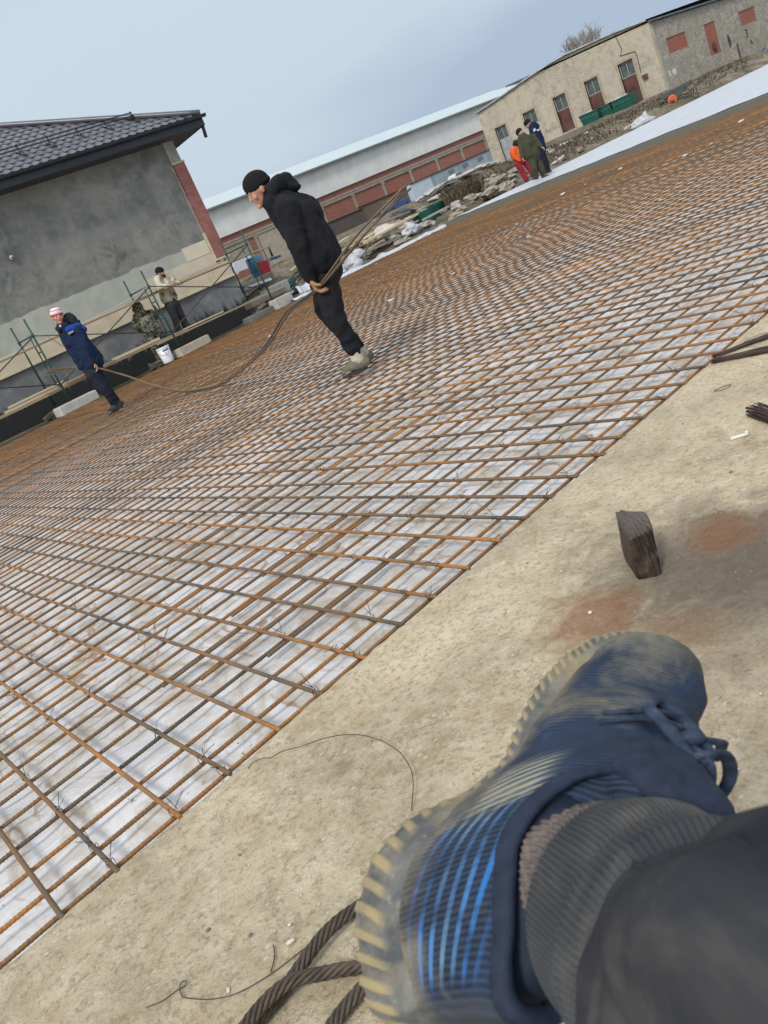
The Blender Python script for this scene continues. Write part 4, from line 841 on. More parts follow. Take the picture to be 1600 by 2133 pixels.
for k,(px,py,Y,l,az,el) in enumerate(((600,588,20.3,2.6,20,12),(612,582,20.6,2.4,26,14),(606,595,20.1,2.2,24,10),(622,580,20.9,2.2,30,15),(590,600,19.9,1.8,15,8),(616,590,20.2,2.0,35,12))):
    c=atp(px,py,Y); a,e=math.radians(az),math.radians(el); d=V3(math.cos(a),math.sin(a),math.sin(e)); obj('pipe',MB().tube([c-d*l/2,c+d*l/2],.035,8),GREEN,smooth=True,label='dark green scaffold pipe in the pile left of the man in black\'s hand',cat='pipe',group='green pipes in a pile')
blk(atp(556,625,19.2)+V3(0,0,.08),(1.3,.35,.20),6,'long pale beige block behind the corner scaffold leg',21,STN)
blk(atp(578,613,19.4)+V3(0,0,.1),(.8,.4,.32),14,'larger pale block stacked right of the corner scaffold leg',22,BLK)
blk(atp(531,590,21.5),(1.2,.4,.25),0,'dark tan block in the stack at the building corner',23,STN)
pk(652,470+60,20,1.6,-30,10,.12,.05,'pale board sloping to the man in black from the cream bundle')
obj('pole',MB().tube([atp(558,512,30),atp(568,534,30)],.05,8),STEEL,smooth=True,label='short dark post standing before the sandy bay of the warehouse',cat='post')
sheet4([atp(563,537,30),atp(585,530,30),atp(586,535,30),atp(564,542,30)],.3,simple('blue_board',(.03,.06,.16),(.04,.08,.2),.5,3,bump=.05),'small dark blue board right of the red panel','board','board')
# ---- brown weeds
def weeds(px0,py0,px1,py1,Y0,Y1,n,hh,lab,col):
    mb=MB(); r=random.Random(px0)
    for k in range(n):
        u=r.random(); Y=r.uniform(Y0,Y1); c=gy(px0+(px1-px0)*u,py0+(py1-py0)*u,Y); z=terr(c[0],Y); q=V3(c[0],Y,z-.03); h=hh*r.uniform(.5,1.3); a=r.random()*6.28
        tip=q+V3(math.cos(a)*h*.5,math.sin(a)*h*.5,h); mid=(q+tip)/2+V3(0,0,h*.15); s=V3(-math.sin(a),math.cos(a),0)*.012*r.uniform(.7,2)
        mb.add([q-s,q+s,mid+s,mid-s,tip],[(0,1,2,3),(3,2,4)])
    return obj('dry_weeds',mb,col,kind='stuff',label=lab,cat='weeds',fix=False)
wd=simple('dry_weed',(.13,.10,.06),(.06,.05,.03),.9,1.5,bump=0)
weeds(925,415,1005,385,19.5,24,5200,.42,'brown and green weeds on the bank right of the green tub',wd)
weeds(1010,375,1260,265,19,27,5200,.15,'dry brown weeds along the soil bank below the tan building',wd)
weeds(1260,250,1560,120,19.2,28,3600,.16,'dry weeds along the bank below the grey brick wing',wd)
# ================================================================ PEOPLE
def cloth(name,c1,c2,rough=.9,sc=5,b=.35,patch=None):
    m=Mat(name,rough,0,.2); c=m.ramp(m.noise(sc,6,.6,.4),(.3,c1),(.7,c2))
    if patch: c=m.mix(m.ramp(m.noise(2.6,4,.6,.5),(.52,0),(.66,.8)),c,patch)
    m.col(c); m.bump(m.noise(9,5,.6,1.2),b,.02); m.bump(m.noise(160,2,.6),.3,.001); return m.m
SKIN=simple('weathered_skin',(.50,.27,.19),(.40,.19,.13),.55,14,bump=.15,bd=.002)
BLACKC=cloth('black_jacket_cloth',(.008,.0085,.011),(.016,.0165,.020)); BLACKT=cloth('black_trouser_cloth',(.009,.011,.018),(.02,.019,.018),patch=(.032,.027,.020))
KNIT=cloth('black_knit',(.009,.009,.010),(.015,.015,.017),b=.2); NAVY=cloth('navy_work_cloth',(.007,.015,.042),(.012,.023,.060)); NAVYT=cloth('dark_navy_cloth',(.010,.013,.024),(.018,.022,.035),patch=(.05,.05,.055))
ROYAL=cloth('royal_blue_cloth',(.012,.04,.24),(.016,.05,.28)); OLIVE=cloth('olive_cloth',(.060,.062,.035),(.045,.046,.026)); ORANGE=cloth('orange_vest_cloth',(.75,.14,.03),(.60,.10,.025)); REDT=cloth('crimson_trouser_cloth',(.33,.03,.055),(.25,.022,.04))
SOCK=cloth('cream_sock',(.50,.46,.36),(.40,.36,.28)); SHOE=cloth('dusty_grey_shoe',(.12,.115,.09),(.19,.165,.115),b=.2); GLOVE=cloth('tan_glove',(.42,.24,.12),(.28,.16,.085),b=.3)
GREYT=cloth('worn_grey_trousers',(.045,.045,.050),(.075,.073,.075)); 
def camo(name):
    m=Mat(name,.9,0,.2); n=m.noise(9,3,.55,.8); b=m.noise(13,3,.5,.9,v=m.mapv((1,1,1),(0,0,0),(3,7,1))); c=m.ramp(n,(.42,(.075,.08,.052)),(.5,(.15,.15,.105)),(.58,(.29,.28,.22)))
    c=m.mix(m.ramp(b,(.60,0),(.62,1)),c,(.38,.37,.33)); c=m.mix(m.ramp(b,(.38,1),(.40,0)),c,(.025,.03,.022)); m.col(c); m.bump(m.noise(10,5,.6,1),.4,.02); return m.m
CAMO=camo('camouflage_cloth'); HAIR=simple('dark_beard',(.02,.014,.011),(.035,.025,.02),.9,60,bump=.5,bd=.004); EYE=simple('eye_dark',(.02,.015,.012),(.03,.02,.02),.3,9,bump=0)
LIP=simple('lip',(.28,.10,.08),(.24,.08,.07),.5,9,bump=0)
class Plane:
    """vertical plane facing the viewer through a foot point; gives joint positions read off the photo with their own depth"""
    def __init__(s,foot): s.P=V3(*foot); h=V3(*foot)-C; h[2]=0; s.n=nrm(h); s.r=V3(s.n[1],-s.n[0],0)
    def __call__(s,px,py,dep=0.):
        d=ray(px,py); t=((s.P-C)@s.n+dep)/(d@s.n); return C+d*t
    def dirv(s,right,fwd,up): return nrm(s.r*right+s.n*fwd+V3(0,0,up))
def hand_caps(mb,wrist,dirn,palmn,side,sc=1.,curl=1.2,thumb=1):
    """palm, four bent fingers of unequal length and a thumb; dirn = along hand, palmn = the way the palm faces, side = towards the thumb"""
    d=nrm(dirn); s=nrm(np.array(side)-d*(np.array(side)@d)); p=np.cross(d,s); p=p if p@np.array(palmn)>0 else -p
    w=np.array(wrist,float); mb.cap(w,.026*sc,w+d*.03*sc,.028*sc)
    for k in (-1,-.33,.33,1): mb.cap(w+d*.02*sc+s*.020*k*sc,.016*sc,w+d*.085*sc+s*.027*k*sc,.0135*sc)
    for k,l in zip((1,.33,-.33,-1),(.072,.080,.074,.058)):
        q=w+d*.090*sc+s*.027*k*sc; dd=d.copy()
        for j,f in enumerate((.45,.32,.23)):
            a=curl*(.55+.35*j); dd=nrm(d*math.cos(a)+p*math.sin(a)) if j==0 else nrm(dd*math.cos(curl*.55)+np.cross(np.cross(dd,p) ,dd)*math.sin(curl*.55) if abs(dd@p)<.98 else nrm(p-d*.8))
            e=q+dd*l*f*sc; mb.cap(q,.0105*sc,e,.009*sc,n=8); q=e
    q=w+d*.03*sc+s*.030*sc; e=q+nrm(d*.6+s*.6+p*.5)*.04*sc; mb.cap(q,.0125*sc,e,.011*sc,n=8); mb.cap(e,.011*sc,e+nrm(d*.5+p*.8)*.032*sc,.0095*sc,n=8)
def head_caps(mb,c,face,up,sc=1.):
    f=nrm(face); u=nrm(np.array(up)-f*(np.array(up)@f)); l=np.cross(u,f); A=(f,l,u); c=np.array(c,float)
    mb.cap(c+u*.02*sc,(.098*sc,.078*sc,.098*sc),sc=A); mb.cap(c+f*.028*sc-u*.045*sc,(.062*sc,.056*sc,.068*sc),sc=A)
    mb.cap(c+f*.070*sc-u*.098*sc,(.022*sc,.026*sc,.020*sc),sc=A)                      # chin
    mb.cap(c+f*.088*sc+u*.008*sc,.010*sc,c+f*.101*sc-u*.030*sc,.0135*sc,n=8)             # nose
    mb.cap(c+f*.082*sc+l*.034*sc+u*.020*sc,.012*sc,c+f*.082*sc-l*.034*sc+u*.020*sc,.012*sc,n=8)  # brow
    for s in (-1,1):
        mb.cap(c+f*.066*sc+l*s*.040*sc-u*.030*sc,(.022*sc,.022*sc,.024*sc),sc=A); mb.cap(c+l*s*.080*sc-u*.012*sc-f*.005*sc,(.018*sc,.009*sc,.032*sc),sc=A)
    return A
def face_bits(t,c,A,sc=1.,beard=False):
    f,l,u=A; c=np.array(c,float)
    for s in (-1,1): obj('eye',MB().cap(c+f*.089*sc+l*s*.031*sc+u*.002*sc,(.007*sc,.013*sc,.007*sc),sc=A),EYE,t,smooth=True); obj('eyebrow',MB().cap(c+f*.094*sc+l*s*.018*sc+u*.021*sc,.0045*sc,c+f*.086*sc+l*s*.046*sc+u*.022*sc,.003*sc,n=6),HAIR,t,smooth=True)
    obj('mouth',MB().cap(c+f*.090*sc-u*.066*sc,(.008*sc,.024*sc,.007*sc),sc=A),LIP,t,smooth=True)
def person(label,P0,J,S,hands=True,facebits=False,voxel=.009,cv=.013):
    """J joints in world space, S style"""
    t=empty('person',P0,label,'person'); sc=S.get('sc',1.); b=MB(); A=head_caps(b,J['head'],J['face'],J.get('up',(0,0,1)),sc)
    nk,ch,pv=J['neck'],J['chest'],J['pelvis']; b.cap(J['head']-A[2]*.07*sc,.052*sc,nk,.058*sc); 
    b.cap(nk,.06,ch,.13*sc); b.cap(ch,.13*sc,pv,.125*sc)
    for i in '12':
        sh,el,ha=J['sh'+i],J['el'+i],J['ha'+i]; b.cap(ch,.09,sh,.062); b.cap(sh,.052*sc,el,.040*sc); b.cap(el,.040*sc,ha,.027*sc)
        if hands and 'hd'+i in J: hd,pn,sd=J['hd'+i]; hand_caps(b,ha,hd,pn,sd,sc*S.get('hs',1.0),J.get('curl',1.25))
        hp,kn,an,to=J['hp'+i],J['kn'+i],J['an'+i],J['to'+i]; b.cap(pv,.11*sc,hp,.092*sc); b.cap(hp,.088*sc,kn,.058*sc); b.cap(kn,.058*sc,an,.038*sc); b.cap(an-V3(0,0,.02),.04*sc,to,.03*sc)
    body=blob('body',b,S.get('skin',SKIN),t,voxel,3)
    if facebits: face_bits(t,J['head'],A,sc)
    # trousers
    q=MB(); tk=S.get('thick',.012)
    q.cap(J['pelvis']+V3(0,0,.06),.140*sc,J['pelvis'],.148*sc)
    for i in '12':
        hp,kn,an=J['hp'+i],J['kn'+i],J['an'+i]; q.cap(pv,.13*sc,hp,.112*sc); q.cap(hp,.107*sc,kn,S.get('knee',.082)*sc); q.cap(kn,S.get('knee',.082)*sc,an+(kn-an)*S.get('short',.07),S.get('cuff',.058)*sc)
    blob('trousers',q,S['trousers'],t,cv,5,fold=(.012,11,(1,1,.7)))
    if S.get('knees'):
        for i in '12': obj('knee_patch',MB().cap(J['kn'+i]-V3(0,0,.02),(.088,.088,.09)),S['knees'],t,smooth=True)
    # jacket
    q=MB(); jr=S.get('jr',1.)*sc; hem=J.get('hem',pv)
    q.cap(nk-A[2]*.0,.085*jr,ch,.165*jr,n=14)
    for k in (-1,1):
        o=(J['sh1']-J['sh2'])*.5*k; q.cap(ch+o*.42,.128*jr,hem+o*.42,S.get('hemr',.135)*jr,n=14)
    for i in '12':
        sh,el,ha=J['sh'+i],J['el'+i],J['ha'+i]; q.cap(nk+(ch-nk)*.35,.09*jr,sh,.083*jr); q.cap(sh,.086*jr,el,.066*jr); q.cap(el,.066*jr,ha+(el-ha)*S.get('slv',.05),S.get('cuffr',.047)*jr)
    if 'collar' in J: a,bq,r=J['collar']; q.cap(a,r,bq,r*.9)
    jk=blob('jacket',q,S['jacket'],t,cv,5,fold=(.013,10,(1,1,.7)))
    if 'hood' in J:
        q=MB()
        for a,r in J['hood']: q.cap(a,r)
        blob('hood',q,S.get('hoodm',S['jacket']),t,cv,5,fold=(.012,9,(1,1,1)))
    # hat
    if S.get('hat'):
        q=MB(); f,l,u=A; c=J['head']; q.cap(c+u*.052*sc-f*.008*sc,(.112*sc,.094*sc,.088*sc),sc=A); q.cap(c+u*.028*sc-f*.012*sc,(.115*sc,.096*sc,.042*sc),sc=A)
        blob('hat',q,S['hat'],t,.008,4)
    for i in '12':
        an,to,kn=J['an'+i],J['to'+i],J['kn'+i]; d=nrm(to-an-V3(0,0,(to-an)[2])); 
        if S.get('sock'): q=MB().cap(an+(kn-an)*.17,.050*sc,an-V3(0,0,.01),.056*sc); blob('sock',q,S['sock'],t,.009,3,fold=(.006,22,(1,1,2)))
        q=MB(); gb=to[2]-.036; base=V3(an[0],an[1],gb+.050); q.cap(base-d*.045,.045*sc,base+d*.04,.046*sc); q.cap(base+d*.02+V3(0,0,.012),.050*sc,to+V3(0,0,.015),.034*sc); q.cap(an-V3(0,0,.0),.044*sc,base,.050*sc) if S.get('boot',1) else None
        s=blob('shoe',q,S.get('shoes',SHOE),t,.009,3)
        zb=gb-.006; sd=np.cross((0,0,1),d); 
        V=[];m_=18
        for z in (zb,zb+.022):
            for k in range(m_):
                a=2*math.pi*k/m_; V.append((base*.45+to*.55)*np.array((1,1,0))+V3(0,0,z)+d*(-.0+.112*math.cos(a))*sc+sd*.040*sc*math.sin(a))
        Fs=[(k,(k+1)%m_,m_+(k+1)%m_,m_+k) for k in range(m_)]+[tuple(range(m_-1,-1,-1)),tuple(range(m_,2*m_))]
        obj('sole',MB().add(V,Fs),S.get('solem',STEEL),s)
    return t,A
# ---- man in black carrying the bars ------------------------------------------------
def z3(a,b,d=0): return K(380+a/3.2,330+b/3.2,d)
FT=gz(742,770,.03); K=Plane(FT); 
J=dict(head=z3(512,208,.0),face=K.dirv(-.93,-.22,-.20),up=K.dirv(-.1,0,.99),neck=z3(600,262,.02),chest=z3(775,400,.03),pelvis=z3(945,745,.03),hem=z3(915,640,.02),
 sh1=z3(700,335,-.15),el1=z3(775,580,-.20),ha1=z3(852,800,-.16),sh2=z3(735,300,.22),el2=z3(830,540,.30),ha2=z3(900,760,.25),
 hp1=z3(950,790,-.06),kn1=z3(1010,1030,-.08),an1=z3(1150,1290,-.04),to1=z3(1092,1390,-.05),
 hp2=z3(930,790,.12),kn2=z3(955,1010,.16),an2=z3(1183,1262,.16),to2=z3(1105,1325,.14))
J['to1'][2]=.052; J['to2'][2]=.052; J['an1'][2]=.115; J['an2'][2]=.115
J['hd1']=(K.dirv(.15,0,-1),K.dirv(1,.25,0),K.dirv(-.2,-1,0)); J['hd2']=(K.dirv(0,0,-1),K.dirv(-1,0,0),K.dirv(-.5,-1,0)); J['curl']=1.3
J['hood']=[(z3(640,175,0),.075),(z3(690,150,.03),.06),(z3(730,185,.02),.055),(z3(640,235,.05),.09),(z3(605,290,-.05),.07),(z3(600,210,-.06),.055),(z3(760,190,.0),.032)]
MBK,_=person('man in black jacket and knit cap striding over the grid, holding a bundle of bars',FT,J,dict(trousers=BLACKT,jacket=BLACKC,hat=KNIT,sock=SOCK,hoodm=BLACKC,knee=.083,cuff=.060,short=.16,jr=1.17,hemr=.142,boot=1,cuffr=.047,slv=.03),voxel=.007,cv=.010)
gl=MB(); hand_caps(gl,J['ha1'],J['hd1'][0],J['hd1'][1],J['hd1'][2],1.10,1.3); blob('glove',gl,GLOVE,MBK,.006,2)
HB=J['ha1']+J['hd1'][0]*.085+J['hd1'][1]*.022
# ---- man in the striped hat ---------------------------------------------------------
def z6b(a,b,d=0): return K(60+a/6.667,620+b/6.667,d)
FT2=gz(243,853,.03); K=Plane(FT2)
J=dict(head=z6b(400,262,0),face=K.dirv(.18,-.98,-.0),up=K.dirv(.16,0,.97),neck=z6b(470,400,.03),chest=z6b(620,560,.03),pelvis=z6b(905,1010,.03),hem=z6b(845,880,.02),
 sh1=z6b(690,450,-.10),el1=z6b(800,700,-.17),ha1=z6b(890,905,-.16),sh2=z6b(490,480,.14),el2=z6b(600,740,.26),ha2=z6b(740,930,.28),
 hp1=z6b(925,1040,-.05),kn1=z6b(1085,1270,-.08),an1=z6b(1200,1490,-.03),to1=z6b(1125,1590,-.12),
 hp2=z6b(880,1040,.10),kn2=z6b(1050,1270,.16),an2=z6b(1225,1440,.22),to2=z6b(1160,1520,.2))
J['to1'][2]=.052; J['to2'][2]=.055
J['hd1']=(K.dirv(.28,-.1,-1),K.dirv(-1,.3,-.2),K.dirv(.3,-1,0)); J['curl']=1.25
J['hood']=[(z6b(560,290,.08),.085),(z6b(610,320,.06),.08),(z6b(660,345,.03),.06),(z6b(500,330,.05),.07),(z6b(395,440,-.03),.035),(z6b(430,450,-.06),.04),(z6b(505,385,-.07),.045)]
hm=Mat('striped_hat_knit',.9,0,.2); x,y,z=hm.sep(); 
hatz=J['head'][2]-FT2[2]
zz=hm.math('ADD',z,hm.math('MULTIPLY',hm.math('ADD',hm.math('MULTIPLY',x,float(K.r[0])),hm.math('MULTIPLY',y,float(K.r[1]))),.16)); 
_off=(J['head']-FT2)@K.r*.16+hatz
st=hm.math('SUBTRACT',zz,float(_off)); cc=hm.nd('ShaderNodeValToRGB'); cc.color_ramp.interpolation='CONSTANT'; hm.ln(hm.math('MULTIPLY_ADD',st,4.,.3),cc.inputs[0])
e=cc.color_ramp.elements; e[0].position=0; e[0].color=(.50,.02,.06,1); e[1].position=.45; e[1].color=(.72,.62,.64,1)
for p,c_ in ((.63,(.55,.05,.10,1)),(.68,(.72,.62,.64,1)),(.82,(.55,.04,.09,1)),(.87,(.72,.62,.64,1))): q=e.new(p); q.color=c_
hm.col(cc.outputs[0]); hm.bump(hm.noise(120,3),.4,.002)
MBL,A2=person('man in navy work jacket and red and white striped hat holding the bars',FT2,J,dict(trousers=NAVYT,jacket=NAVY,hat=hm.m,hoodm=NAVYT,sock=GREYT,shoes=GREYT,knee=.085,cuff=.066,short=.12,jr=1.04,hemr=.160,cuffr=.052,slv=.04),facebits=True,voxel=.008,cv=.012)
# royal blue yoke and grey strip on the chest, shaped over the jacket
q=MB()
for a,b_ in (((560,440),(700,395)),((600,430),(760,440))): q.cap(z6b(*a,-.12),.06,z6b(*b_,-.10),.055)
blob('yoke',q,ROYAL,MBL,.010,4)
q=MB(); q.cap(z6b(560,500,-.155),.018,z6b(615,470,-.175),.018); blob('reflective_strip',q,simple('reflective_grey',(.20,.21,.16),(.26,.27,.22),.5,9,bump=0),MBL,.008,2)
obj('scarf',MB().cap(z6b(440,395,-.06),.020),simple('white_scarf',(.6,.6,.56),(.5,.5,.46),.9,9),MBL,smooth=True)
HB2=J['ha1']+J['hd1'][0]*.085+J['hd1'][1]*.02
# ---- workers at the scaffold ----------------------------------------------------------
def a5(a,b,d=0): return K(240+a/5,530+b/5,d)
FT3=V3(*gy(372,692,18.95)); FT3[2]=.47; K=Plane(FT3)
J=dict(head=a5(470,190,0),face=K.dirv(.85,-.45,-.28),up=K.dirv(-.1,0,1),neck=a5(465,240,.02),chest=a5(510,320,.03),pelvis=a5(590,510,.03),hem=a5(560,450,.02),
 sh1=a5(440,260,-.12),el1=a5(465,340,-.22),ha1=a5(580,325,-.28),sh2=a5(560,235,.18),el2=a5(630,290,.10),ha2=a5(680,300,-.1),
 hp1=a5(565,530,-.08),kn1=a5(620,660,-.1),an1=a5(655,775,-.08),to1=a5(690,800,-.14),hp2=a5(625,520,.1),kn2=a5(690,640,.12),an2=a5(735,750,.12),to2=a5(765,770,.08))
J['hd1']=(K.dirv(1,.1,0),V3(0,0,-1),K.dirv(0,-1,.1)); J['hd2']=(K.dirv(1,-.2,0),V3(0,0,-1),K.dirv(0,-1,.1)); J['curl']=.4
vm=Mat('cream_striped_vest',.9,0,.2); n=vm.noise(5,4,.6,.8); vm.col(vm.ramp(n,(.40,(.14,.125,.09)),(.47,(.52,.48,.37)),(.7,(.60,.56,.44)))); vm.bump(vm.noise(12,4),.4,.02)
p3,A3=person('bearded worker in black cap and cream striped vest standing behind the scaffold deck',FT3,J,dict(trousers=GREYT,jacket=vm.m,hat=KNIT,shoes=GREYT,jr=1.0,hemr=.15,knee=.09,cuff=.07),voxel=.012,cv=.014)
f,l,u=A3; c=J['head']; q=MB(); q.cap(c+f*.05-u*.08,(.06,.062,.05),sc=A3); q.cap(c+f*.02-u*.05,(.07,.068,.03),sc=A3); q.cap(c-f*.05-u*.03,(.05,.07,.06),sc=A3); blob('beard',q,HAIR,p3,.009,3,fold=(.008,40,(1,1,1)))
FT4=V3(*gz(343,755,.0)); K=Plane(FT4)
J=dict(head=a5(232,560,-.1),face=K.dirv(.25,.9,-.3),up=K.dirv(-.3,.1,.9),neck=a5(255,600,-.03),chest=a5(310,680,0),pelvis=a5(400,850,.05),hem=a5(385,800,.03),
 sh1=a5(225,650,-.05),el1=a5(205,740,-.05),ha1=a5(255,790,.15),sh2=a5(375,615,.12),el2=a5(420,650,.32),ha2=a5(430,590,.45),
 hp1=a5(380,880,-.02),kn1=a5(420,980,-.05),an1=a5(480,1100,0),to1=a5(500,1130,.1),hp2=a5(440,870,.15),kn2=a5(510,950,.2),an2=a5(545,1060,.25),to2=a5(575,1090,.3))
J['to1'][2]=.05;J['an1'][2]=.11;J['hd2']=(V3(0,0,1),K.dirv(0,1,0),K.dirv(1,0,0)); J['curl']=.7
J['hood']=[(a5(235,550,-.08),.125),(a5(225,570,-.1),.11),(a5(258,600,-.02),.12)]
person('worker in hooded camouflage suit bending toward the wall beside the white bucket',FT4,J,dict(trousers=CAMO,jacket=CAMO,shoes=GREYT,jr=1.12,hemr=.15,knee=.10,cuff=.085,short=.03),voxel=.014,cv=.014)
# ---- group of three at the pad edge ------------------------------------------------------
def g5(a,b,d=0): return K(1000+a/5.333,230+b/5.333,d)
FT5=gz(1140,362,.13); K=Plane(FT5)
J=dict(head=g5(532,150,0),face=K.dirv(-.8,-.3,-.45),up=K.dirv(-.15,0,1),neck=g5(568,185,0),chest=g5(620,265,0),pelvis=g5(680,460,0),hem=g5(672,420,0),
 sh1=g5(600,230,-.2),el1=g5(640,330,-.25),ha1=g5(680,420,-.2),sh2=g5(625,215,.2),el2=g5(690,320,.22),ha2=g5(720,430,.2),
 hp1=g5(680,480,-.08),kn1=g5(715,580,-.08),an1=g5(750,685,-.05),to1=g5(775,695,-.1),hp2=g5(690,480,.08),kn2=g5(735,580,.1),an2=g5(765,680,.1),to2=g5(740,700,.1))
J['hood']=[(g5(600,165,.05),.11),(g5(630,180,.02),.09)]
p5,A5=person('tall worker in navy jacket with white shoulder strips at right of the group of three',FT5,J,dict(trousers=NAVYT,jacket=NAVY,hat=KNIT,shoes=GREYT,sc=1.0,jr=1.05),hands=False,voxel=.018,cv=.018)
obj('reflective_strip',MB().tube([g5(598,235,-.32),g5(612,205,-.30)],.035,6).tube([g5(632,222,-.30),g5(660,215,-.26)],.025,6),simple('strip_white',(.55,.57,.6),(.5,.5,.55),.5,9,bump=0),p5,smooth=True)
FT6=gz(1128,372,.13); K=Plane(FT6)
J=dict(head=g5(447,250,0),face=K.dirv(-.5,.5,-.6),up=K.dirv(-.3,0,1),neck=g5(480,285,0),chest=g5(525,370,0),pelvis=g5(590,525,0),hem=g5(570,480,0),
 sh1=g5(455,315,-.05),el1=g5(458,420,-.1),ha1=g5(470,520,-.15),sh2=g5(590,300,.1),el2=g5(640,365,.05),ha2=g5(682,405,-.1),
 hp1=g5(570,545,-.05),kn1=g5(600,640,-.1),an1=g5(625,735,-.02),to1=g5(600,755,.05),hp2=g5(620,535,.1),kn2=g5(670,620,.1),an2=g5(700,700,.12),to2=g5(735,715,.1))
J['hd2']=(K.dirv(.6,-.3,-.7),K.dirv(-1,0,0),K.dirv(0,-1,0)); J['hd1']=(V3(0,0,-1),K.dirv(1,0,0),K.dirv(0,-1,0))
person('worker in olive jacket seen from behind in the middle of the group of three',FT6,J,dict(trousers=OLIVE,jacket=OLIVE,hat=KNIT,shoes=SHOE,knees=KNIT,jr=1.16,hemr=.16,knee=.10,cuff=.085,short=.03),voxel=.016,cv=.016)
FT7=gz(1100,376,.13); K=Plane(FT7)
J=dict(head=g5(405,375,.1),face=K.dirv(.4,.3,-.8),up=K.dirv(-.3,.2,.8),neck=g5(400,410,.08),chest=g5(392,470,.05),pelvis=g5(415,560,.03),hem=g5(408,530,.03),
 sh1=g5(365,440,-.08),el1=g5(385,520,-.15),ha1=g5(440,560,-.15),sh2=g5(435,430,.15),el2=g5(470,500,.15),ha2=g5(490,560,.05),
 hp1=g5(420,590,-.06),kn1=g5(465,680,-.05),an1=g5(515,765,-.05),to1=g5(530,785,-.15),hp2=g5(500,560,.1),kn2=g5(545,640,.12),an2=g5(590,710,.12),to2=g5(605,725,.1))
J['pelvis']=g5(455,560,.04); J['hem']=g5(415,510,.04)
J['hood']=[(g5(405,368,.08),.125)]
person('stooping worker in orange vest and crimson trousers at left of the group of three',FT7,J,dict(trousers=REDT,jacket=ORANGE,hoodm=NAVYT,shoes=GREYT,jr=1.12,hemr=.13,knee=.085,cuff=.08,short=.02),hands=False,voxel=.018,cv=.018)
# ---- distant crouching worker in blue, far right
FT8=gy(1588,124,23.6); FT8[2]=max(FT8[2],.13); K=Plane(FT8)
def q6(a,b,d=0): return K(1300+a/5.333,b/5.333,d)
J=dict(head=q6(1565,555),face=K.dirv(-.5,.3,-.6),neck=q6(1560,575),chest=q6(1552,600),pelvis=q6(1530,640),hem=q6(1535,625),sh1=q6(1545,585,-.15),el1=q6(1520,615,-.2),ha1=q6(1512,645,-.2),sh2=q6(1572,590,.15),el2=q6(1570,620,.2),ha2=q6(1555,650,.2),
 hp1=q6(1525,645,-.1),kn1=q6(1510,650,-.1),an1=q6(1530,672,-.1),to1=q6(1522,675,-.2),hp2=q6(1545,645,.1),kn2=q6(1560,650,.1),an2=q6(1550,672,.1),to2=q6(1560,675,.1))
BLUEC=cloth('bright_blue_cloth',(.03,.10,.34),(.02,.07,.26)); person('distant worker in bright blue crouching at the far right by the grey brick wing',FT8,J,dict(trousers=BLUEC,jacket=BLUEC,hat=BLUEC,shoes=GREYT),hands=False,voxel=.025,cv=.025)
# ---- bundle of bars held by both men -------------------------------------------------------
K=Plane(FT); tips=[(849,384,-.30),(840,390,-.33),(856,392,-.27),(834,402,-.36)]
DBAR=simple('dark_grey_bar_steel',(.10,.085,.07),(.15,.11,.075),.6,6,metal=.3,bump=.2,bd=.002)
offs=[(-.012,.0,.010),(.010,.004,.014),(.0,-.010,-.008),(.014,.008,-.012)]
def crv(cp,n=90):
    P=np.array(cp);P=np.vstack([2*P[0]-P[1],P,2*P[-1]-P[-2]]);out=[];m=len(P)-3
    for i in range(m):
        for t in np.linspace(0,1,n//m,endpoint=False): out.append(.5*((2*P[i+1])+(P[i+2]-P[i])*t+(2*P[i]-5*P[i+1]+4*P[i+2]-P[i+3])*t*t+(3*P[i+1]-P[i]-3*P[i+2]+P[i+3])*t**3))
    return np.array(out+[P[-2]])
ends=[(92,771),(94,777),(91,783),(96,775)]; K2=Plane(FT2)
for k in range(4):
    o=V3(*offs[k]); tp=K(*tips[k]); 
    cp=[tp,K(752,489,-.30)+o*1.7,HB+o*.6,K(600,650,.25)+o,K(545,732,.9)+o, gz(465,797,.05)+o, gz(415,812,.04)+o,gz(372,815,.05)+o, K2(318,803,-.9)+o*.7,K2(262,783,-.25)+o*.7,HB2+o*.5,K2(165,766,.10)+o,K2(*ends[k],.25)+o]
    P=crv(cp,120); ob=obj('carried_rebar',MB().tube(P,.0078,7),BARM if k%2 else DBAR,loc=HB,smooth=True,label='long rusty bar of the curved bundle carried by the two men',cat='rebar',group='bars carried by the two men')
# ================================================================ FOREGROUND
WIREM=simple('dark_thin_wire',(.05,.042,.036),(.10,.07,.05),.6,30,metal=.4,bump=0)
ROPEM=simple('worn_steel_rope',(.105,.080,.058),(.055,.043,.034),.55,35,metal=.35,bump=.5,bs=160,bd=.002)
def zz5(a,b): return (250+a/2.4615,1500+b/2.4615)
def zz3(a,b): return (1350+a/5.333,600+b/5.333)
def slabz(p): return .010+.007*noise.noise((p[0]*2,p[1]*2,1))+.004*noise.noise((p[0]*9,p[1]*9,3))+.0022*noise.noise((p[0]*27,p[1]*27,7))
def onslab(px,py,h=0):
    q=gz(px,py,.01); return V3(q[0],q[1],slabz(q)+h)
def wire(pts,r,lab,h=.004,grp=None,lift=0):
    P=crv([onslab(a,b,h+lift*math.sin(math.pi*i/(len(pts)-1))) for i,(a,b) in enumerate(pts)],120); return obj('wire',MB().tube(P,r,6),WIREM,loc=P[0],smooth=True,label=lab,cat='wire',group=grp)
wire([zz5(*p) for p in ((660,255),(690,230),(740,215),(790,215),(850,190),(950,165),(1050,135),(1150,117),(1250,115),(1330,130),(1400,160),(1460,205),(1500,270),(1510,330),(1505,400),(1495,465))],.0011,'long thin dark wire curving over the slab to the heel of the blue shoe',lift=.02)
